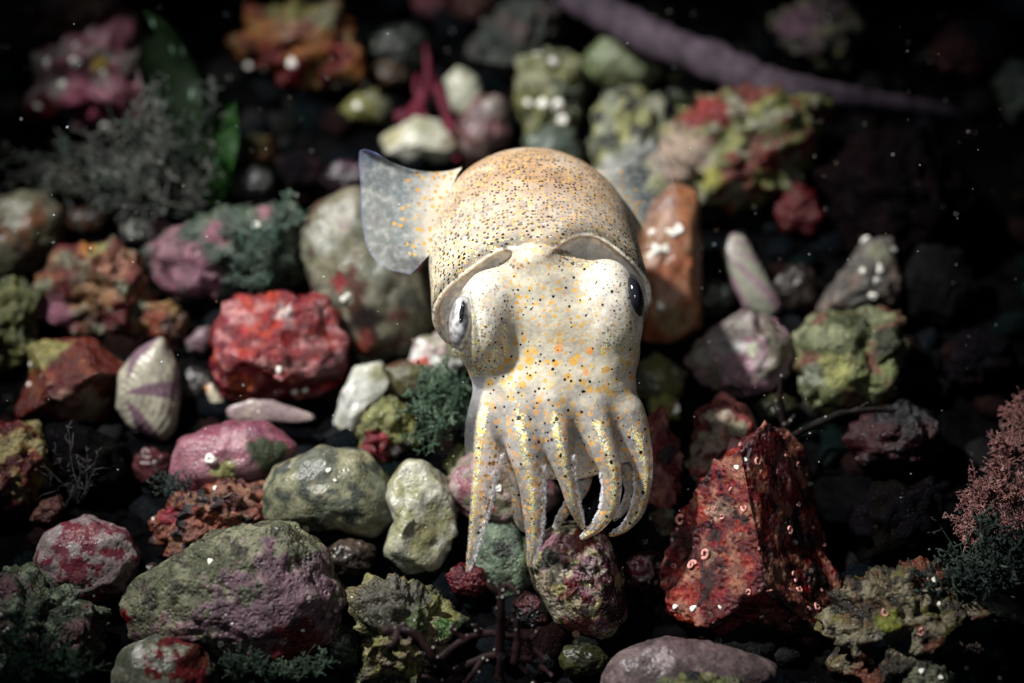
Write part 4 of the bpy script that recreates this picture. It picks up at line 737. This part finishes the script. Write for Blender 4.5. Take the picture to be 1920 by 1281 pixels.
# eyes
k = NT('eye_silver'); tc = k.n('ShaderNodeTexCoord'); n = k.noise(tc.outputs['Object'], 16, 5); k.l(k.mix(k.range(n, .35, .62), (.3, .29, .3), (.88, .84, .82)), k.p.inputs['Base Color']); k.p.inputs['Metallic'].default_value = .5; k.p.inputs['Roughness'].default_value = .3; EYE = k.m
k = NT('eye_dark'); k.p.inputs['Base Color'].default_value = (.012, .012, .016, 1); k.p.inputs['Roughness'].default_value = .12; PUP = k.m
k = NT('eye_cornea'); gl = k.n('ShaderNodeBsdfGlossy'); gl.inputs['Roughness'].default_value = .04; tr = k.n('ShaderNodeBsdfTransparent'); tr.inputs[0].default_value = (.93, .94, .95, 1); lw = k.n('ShaderNodeLayerWeight'); lw.inputs[0].default_value = .25
mx = k.n('ShaderNodeMixShader'); k.l(k.range(lw.outputs['Fresnel'], 0, 1, .02, .5), mx.inputs[0]); k.l(tr.outputs[0], mx.inputs[1]); k.l(gl.outputs[0], mx.inputs[2]); k.l(mx.outputs[0], k.out.inputs[0]); COR = k.m
vi_, fi_ = ico(5)
def blob(c, r, ax): return to_world(c+(vi_*np.array(r))@np.array(ax))-base_pt
def eye(c, a, r, pc, pr, cc, crr, mat):
    ax = rot2(a); e = link('eye', mesh_np('eye', blob(c, r, ax), fi_), mat, squid)
    link('pupil', mesh_np('pupil', blob(pc, pr, ax), fi_), PUP, e); link('cornea', mesh_np('cornea', blob(cc, crr, ax), fi_), COR, e)
eye(C3(866, 604, 122), -.12, (23*U, 50*U, 38*U), C3(866, 590, 151), (6*U, 25*U, 12*U), C3(864, 606, 126), (29*U, 60*U, 46*U), EYE)
eye(C3(1189, 558, 112), .2, (17*U, 38*U, 36*U), C3(1194, 556, 134), (7*U, 21*U, 13*U), C3(1190, 562, 114), (23*U, 48*U, 42*U), PUP)
# ------------------------------------------------------------------ weeds, stem, drifting specks
def pz(u, v, z): return at_height(u, v, z)
def cam_dir(a, up): return math.cos(a)*AX+math.sin(a)*AY+up*AZ       # image angle (0 right, 90 up) plus a lean to the camera
def tuft(name, label, cat, bases, ang, length, n, col, z=.35, side=8, thick=.010, spread=.35, seed=1, lean=(.1, .8), brl=.3, group=None, mat='weed', sub=True):
    r = random.Random(seed); bag = Bag(); org = pz(*bases[0], z)
    for i in range(n):
        bu, bv = r.choice(bases); p0 = pz(bu+r.uniform(-9, 9), bv+r.uniform(-7, 7), z+r.uniform(-.15, .15)); U_ = depth_at_height(bu, bv, z)/FPX
        a = math.radians(r.uniform(*ang)); d = cam_dir(a, r.uniform(*lean)); d /= np.linalg.norm(d)
        L = length*U_*r.uniform(.55, 1.1); bend = np.array([r.gauss(0, 1) for _ in range(3)])*spread; m = 9; t = np.linspace(0, 1, m)[:, None]
        P = p0+d*L*t+bend*L*t*t*.6+np.array([math.sin(q*7+i) for q in t[:, 0]])[:, None]*np.array([r.gauss(0, .03) for _ in range(3)])*L
        c = np.clip(np.array(col[i % len(col)])*r.uniform(.6, 1.35), 0, 1); w = thick*r.uniform(.7, 1.3); V, F = tube(P, np.linspace(w, w*.4, m), 4); bag.add(V-org, F, c)
        for j in range(side):
            q = r.uniform(.2, 1)*(m-1.01); b0 = P[int(q)]*(1-q % 1)+P[int(q)+1]*(q % 1); dd = d*r.uniform(.2, .9)+np.array([r.gauss(0, .7) for _ in range(3)]); dd /= np.linalg.norm(dd)
            bl = L*brl*r.uniform(.4, 1.1)*(1.15-q/m*.6); Q = b0+dd*bl*np.linspace(0, 1, 4)[:, None]; Q[3] += np.array([r.gauss(0, .15) for _ in range(3)])*bl
            V, F = tube(Q, [w*.75, w*.8, w*.7, w*.45], 4); bag.add(V-org, F, c*r.uniform(.8, 1.3))
            if sub:
                for s_ in range(3):
                    e = Q[1+s_]; de = dd+np.array([r.gauss(0, .8) for _ in range(3)]); de /= np.linalg.norm(de)
                    V, F = tube(np.stack([e, e+de*bl*.2, e+de*bl*.38]), [w*.6, w*.65, w*.4], 3); bag.add(V-org, F, c*r.uniform(.9, 1.5))
    o = link(name, bag.mesh(name), M[mat], loc=org); return tag(o, label, cat, group or GROUPS.get(name))
GG = [(.06, .066, .058), (.08, .085, .072), (.10, .10, .09), (.04, .055, .042)]
tuft('furry_seaweed', 'large dark grey furry weed fanning out at the upper left', 'seaweed', [(300,400),(330,380),(270,385),(360,400)], (75, 172), 190, 64, GG, z=.45, side=12, thick=.012, seed=2, lean=(0, .5))
tuft('furry_seaweed', 'dark green fuzz growing on the half pink stone', 'seaweed', [(470,500),(510,470),(450,450),(530,430),(490,540)], (20, 160), 62, 60, [(.05, .09, .065), (.10, .14, .11), (.05, .07, .055)], z=.75, side=9, thick=.010, seed=3)
tuft('furry_seaweed', 'bushy green weed between the cream stone and the squid', 'seaweed', [(850,745),(840,790),(870,720),(835,700)], (150, 290), 82, 80, [(.07, .11, .07), (.10, .15, .10), (.05, .085, .055)], z=.55, side=10, thick=.011, seed=4, lean=(.3, 1))
tuft('furry_seaweed', 'dark green furry weed filling the bottom left corner', 'seaweed', [(20,1275),(70,1270),(110,1280),(40,1240)], (20, 110), 95, 70, [(.025, .05, .03), (.05, .08, .05), (.02, .035, .03)], z=.6, side=9, thick=.009, seed=5)
tuft('furry_seaweed', 'short dark green fuzz under the big khaki and mauve stone', 'seaweed', [(450,1275),(500,1285),(550,1275),(590,1265),(480,1260)], (40, 140), 60, 60, [(.03, .05, .035), (.06, .085, .06)], z=.5, side=8, thick=.008, seed=6)
tuft('furry_seaweed', 'dark grey green weed in the shade below the pink tufted weed', 'seaweed', [(1900,1110),(1860,1080),(1930,1060),(1830,1100)], (80, 185), 130, 64, [(.035, .05, .042), (.06, .08, .065), (.02, .03, .025)], z=.7, side=11, thick=.011, seed=7, lean=(.1, .6))
tuft('coralline_weed', 'pink feathery coralline weed at the right edge', 'seaweed', [(1850,960),(1880,900),(1900,840),(1920,780),(1830,990),(1930,900),(1900,990),(1870,930),(1940,840),(1840,930),(1910,940)], (60, 240), 52, 420, [(.30, .14, .13), (.36, .2, .18), (.25, .12, .115)], z=.75, side=9, thick=.007, seed=8, spread=.4, lean=(.2, 1.2))
tuft('twig_seaweed', 'sparse dark twiggy weed in the gap above the round pink pebble', 'seaweed', [(125,950),(150,940)], (50, 130), 120, 10, [(.03, .03, .03), (.05, .045, .045)], z=.3, side=7, thick=.010, seed=9, sub=False)
tuft('furry_seaweed', 'thin dark weed below the pink barnacled rock at the far left', 'seaweed', [(120,300),(170,290),(90,320)], (170, 340), 90, 34, GG, z=.5, side=9, thick=.011, seed=10)
tuft('furry_seaweed', 'small dark weed tuft behind the wine red pitted rock', 'seaweed', [(320,935),(345,925)], (60, 150), 50, 26, [(.03, .045, .04), (.05, .06, .055)], z=.3, side=8, thick=.009, seed=11)
def strands(name, label, paths, col, flat=.5, dots=0, seed=1, mat='weed', sides=8, rough=.12):
    """paths: lists of (u, v, z_cm, radius_px)"""
    r = random.Random(seed); org = pz(*paths[0][0][:3]); bag = Bag()
    for P in paths:
        w = np.array([[*pz(u, v, z), rp*depth_at_height(u, v, z)/FPX] for u, v, z, rp in P]); w = smooth_path(w, 8); R = np.maximum(w[:, 3], .004)
        R = R*(1+rough*pnoise(w[:, :3]*9, seed)*2); V, F = tube(w[:, :3], R, sides, flat, AZ); V = V+.012*pnoise(V*14, seed)[:, None]
        cc = np.array(col)*(1+.6*fbm(V*6, 3, seed))[:, None]; bag.add(V-org, F, np.clip(cc, .003, 1))
        for _ in range(dots):
            i = r.randrange(len(V)); v_, f_ = ico(1); bag.add(V[i]-org+v_*r.uniform(.006, .014), f_, (.4, .38, .34))
    return tag(link(name, bag.mesh(name), M[mat], loc=org), label, 'seaweed', GROUPS.get(name))
strands('branching_seaweed', 'dark purple brown branching seaweed at the bottom centre', [
    [(935,1275,.5,10),(938,1210,.8,9),(940,1150,1.1,8),(938,1115,1.25,7)], [(938,1115,1.25,7),(922,1104,1.3,5),(912,1092,1.33,4)], [(938,1115,1.25,7),(952,1098,1.32,6),(972,1112,1.33,3)], [(938,1120,1.25,6),(938,1100,1.3,5),(936,1090,1.33,4)],
    [(945,1180,.95,7),(955,1160,1.05,5),(970,1140,1.1,4)], [(965,1245,.7,8),(970,1210,.85,7),(968,1175,1.0,6),(962,1158,1.05,5)],
    [(720,1188,1.0,5),(745,1180,1.05,9),(785,1195,1.0,8),(815,1235,.85,8),(845,1262,.6,9)], [(745,1180,1.05,7),(740,1205,1.05,6),(725,1212,1.05,4)], [(760,1183,1.05,7),(757,1168,1.08,5)],
    [(820,1240,.8,8),(870,1200,.85,8),(920,1188,.85,7),(985,1205,.8,7),(1025,1240,.7,6)], [(870,1200,.85,7),(850,1180,.95,6),(858,1163,1.0,4)], [(900,1192,.85,6),(890,1170,.95,5)],
    [(845,1262,.6,8),(905,1235,.7,8),(960,1228,.7,7),(1020,1255,.6,6),(1035,1270,.6,4)], [(905,1235,.7,7),(890,1260,.65,6),(870,1285,.5,6)], [(960,1228,.7,7),(990,1262,.55,6),(1005,1290,.5,6)], [(985,1205,.8,6),(1005,1190,.9,5),(1010,1178,.95,3)], [(870,1270,.55,8),(830,1280,.5,7),(790,1270,.5,6)]],
    (.020, .009, .010), .55, 4, 3)
strands('red_seaweed', 'blurred red forked seaweed beside the white oval pebble', [[(765,225,.15,12),(785,200,.2,11),(798,165,.3,7),(802,125,.4,6),(797,85,.5,5)], [(790,195,.2,6),(780,165,.3,5),(783,140,.35,4)], [(830,190,.2,5),(845,160,.3,4)], [(740,222,.12,12),(770,215,.15,14),(790,190,.2,12)], [(856,300,.12,6),(848,262,.15,8),(836,210,.2,9),(818,165,.25,9),(806,135,.3,7)], [(775,232,.12,14),(800,215,.15,12)]], (.09, .010, .022), .35, 0, 5)
strands('twig_seaweed', 'thin upright dark twig between the pink and the yellow green stones', [[(1478,840,.3,5),(1468,790,.5,6),(1462,745,.7,6),(1466,705,.9,4)], [(1466,780,.55,4),(1450,765,.6,3)], [(1470,800,.5,4),(1490,780,.6,4)]], (.014, .010, .009), .8, 5, 6)
strands('twig_seaweed', 'dark twig lying over the crimson wedge, pointing right', [[(1420,845,.9,5),(1470,825,.9,6),(1520,800,.9,7),(1580,775,.95,7),(1640,768,1.0,6),(1678,770,1.0,4)], [(1520,800,.9,5),(1545,805,.8,4)], [(1600,772,.95,4),(1625,757,1.0,3)]], (.010, .008, .007), .8, 6, 7)
# the mauve crusted stem lying across the upper right
st = strands('crusted_stem', 'long mauve crusted stem lying slantwise across the upper right', [[(985,-70,.75,26),(1060,-15,.8,29),(1130,22,.8,33),(1230,75,.85,34),(1330,112,.85,37),(1420,150,.85,32),(1500,168,.85,27),(1600,188,.6,24),(1710,205,.2,21),(1800,222,-.2,17)]], (.05, .036, .048), .75, 0, 9, 'stem', 28, .10)
st['category'] = 'stem'
# sea lettuce blades
def blade(name, label, axis, widths, col, wave=.06, seed=1):
    """axis: (u, v, z) points from foot to tip; widths: half widths in px"""
    A = np.array([[*pz(u, v, z), w*depth_at_height(u, v, z)/FPX] for (u, v, z), w in zip(axis, widths)]); A = smooth_path(A, 8); n = len(A); m = 21; s = np.linspace(-1, 1, m)
    T = np.gradient(A[:, :3], axis=0); T /= np.linalg.norm(T, axis=1)[:, None]; sd = np.cross(T, AZ); sd /= np.linalg.norm(sd, axis=1)[:, None]
    G = A[:, None, :3]+sd[:, None]*(A[:, 3][:, None]*s)[..., None]; q = np.linspace(0, 1, n)[:, None]
    rip = wave*(np.sin(q*14+seed+s*2)*np.abs(s)**1.5+1.6*s*s); G = G+rip[..., None]*AZ; org = A[0, :3]
    tk = .008*AZ; V = np.concatenate([(G+tk).reshape(-1, 3), (G-tk).reshape(-1, 3)])-org
    idx = np.arange(n*m).reshape(n, m); f1 = np.stack([idx[:-1, :-1], idx[1:, :-1], idx[1:, 1:], idx[:-1, 1:]], -1).reshape(-1, 4); o = n*m
    ring = np.concatenate([idx[0, :], idx[1:, -1], idx[-1, -2::-1], idx[-2:0:-1, 0]]); r2 = np.roll(ring, -1)
    F = np.concatenate([f1, f1[:, ::-1]+o, np.stack([ring, ring+o, r2+o, r2], 1)]); c = np.array(col)*(1+.5*fbm(V*5, 3, seed))[:, None]
    spots = (worley(V*7, seed) < .16)[:, None]; c = np.where(spots, (.12, .2, .14), c)
    return tag(link(name, mesh_np(name, V, F, np.clip(c, .002, 1)), M['weed'], loc=org), label, 'seaweed')
blade('sea_lettuce_blade', 'small green leaf blade standing beside the furry weed', [(392,385,.4),(400,330,.7),(412,270,1.0),(428,215,1.25),(440,188,1.4)], [22, 36, 36, 22, 3], (.009, .032, .006), .05, 1)
blade('sea_lettuce_blade', 'large dark green leaf blade right of the pink barnacled rock', [(345,345,.4),(338,250,.9),(325,160,1.3),(300,80,1.7),(268,18,2.0)], [26, 48, 52, 38, 5], (.004, .010, .003), .08, 2)
# suspended specks
k = NT('drifting_grain'); k.l(k.attr().outputs['Color'], k.p.inputs['Base Color']); k.p.inputs['Roughness'].default_value = .5
r = random.Random(11); bag = Bag(); v_, f_ = ico(1); org = np.array([0, 0, 2.])
for i in range(420):
    u, v = r.uniform(0, 1920), r.uniform(0, 1281); gd = depth_at_height(u, v, .9); dep = r.uniform(13.6, gd) if r.random() < .45 else gd-r.uniform(0, 1.4)
    s = r.choice((.003, .004, .004, .005, .006, .008)); e = np.array([r.uniform(.6, 1.6), r.uniform(.6, 1.2), r.uniform(.6, 1.2)])
    bag.add(at_depth(u, v, dep)+v_*e*s-org, f_, r.choice(((.6, .6, .55), (.55, .5, .4), (.6, .4, .25), (.45, .55, .6))))
tag(link('drifting_specks', bag.mesh('drifting_specks'), k.m, loc=org), kind='stuff', label='tiny pale specks drifting in the water', cat='specks')
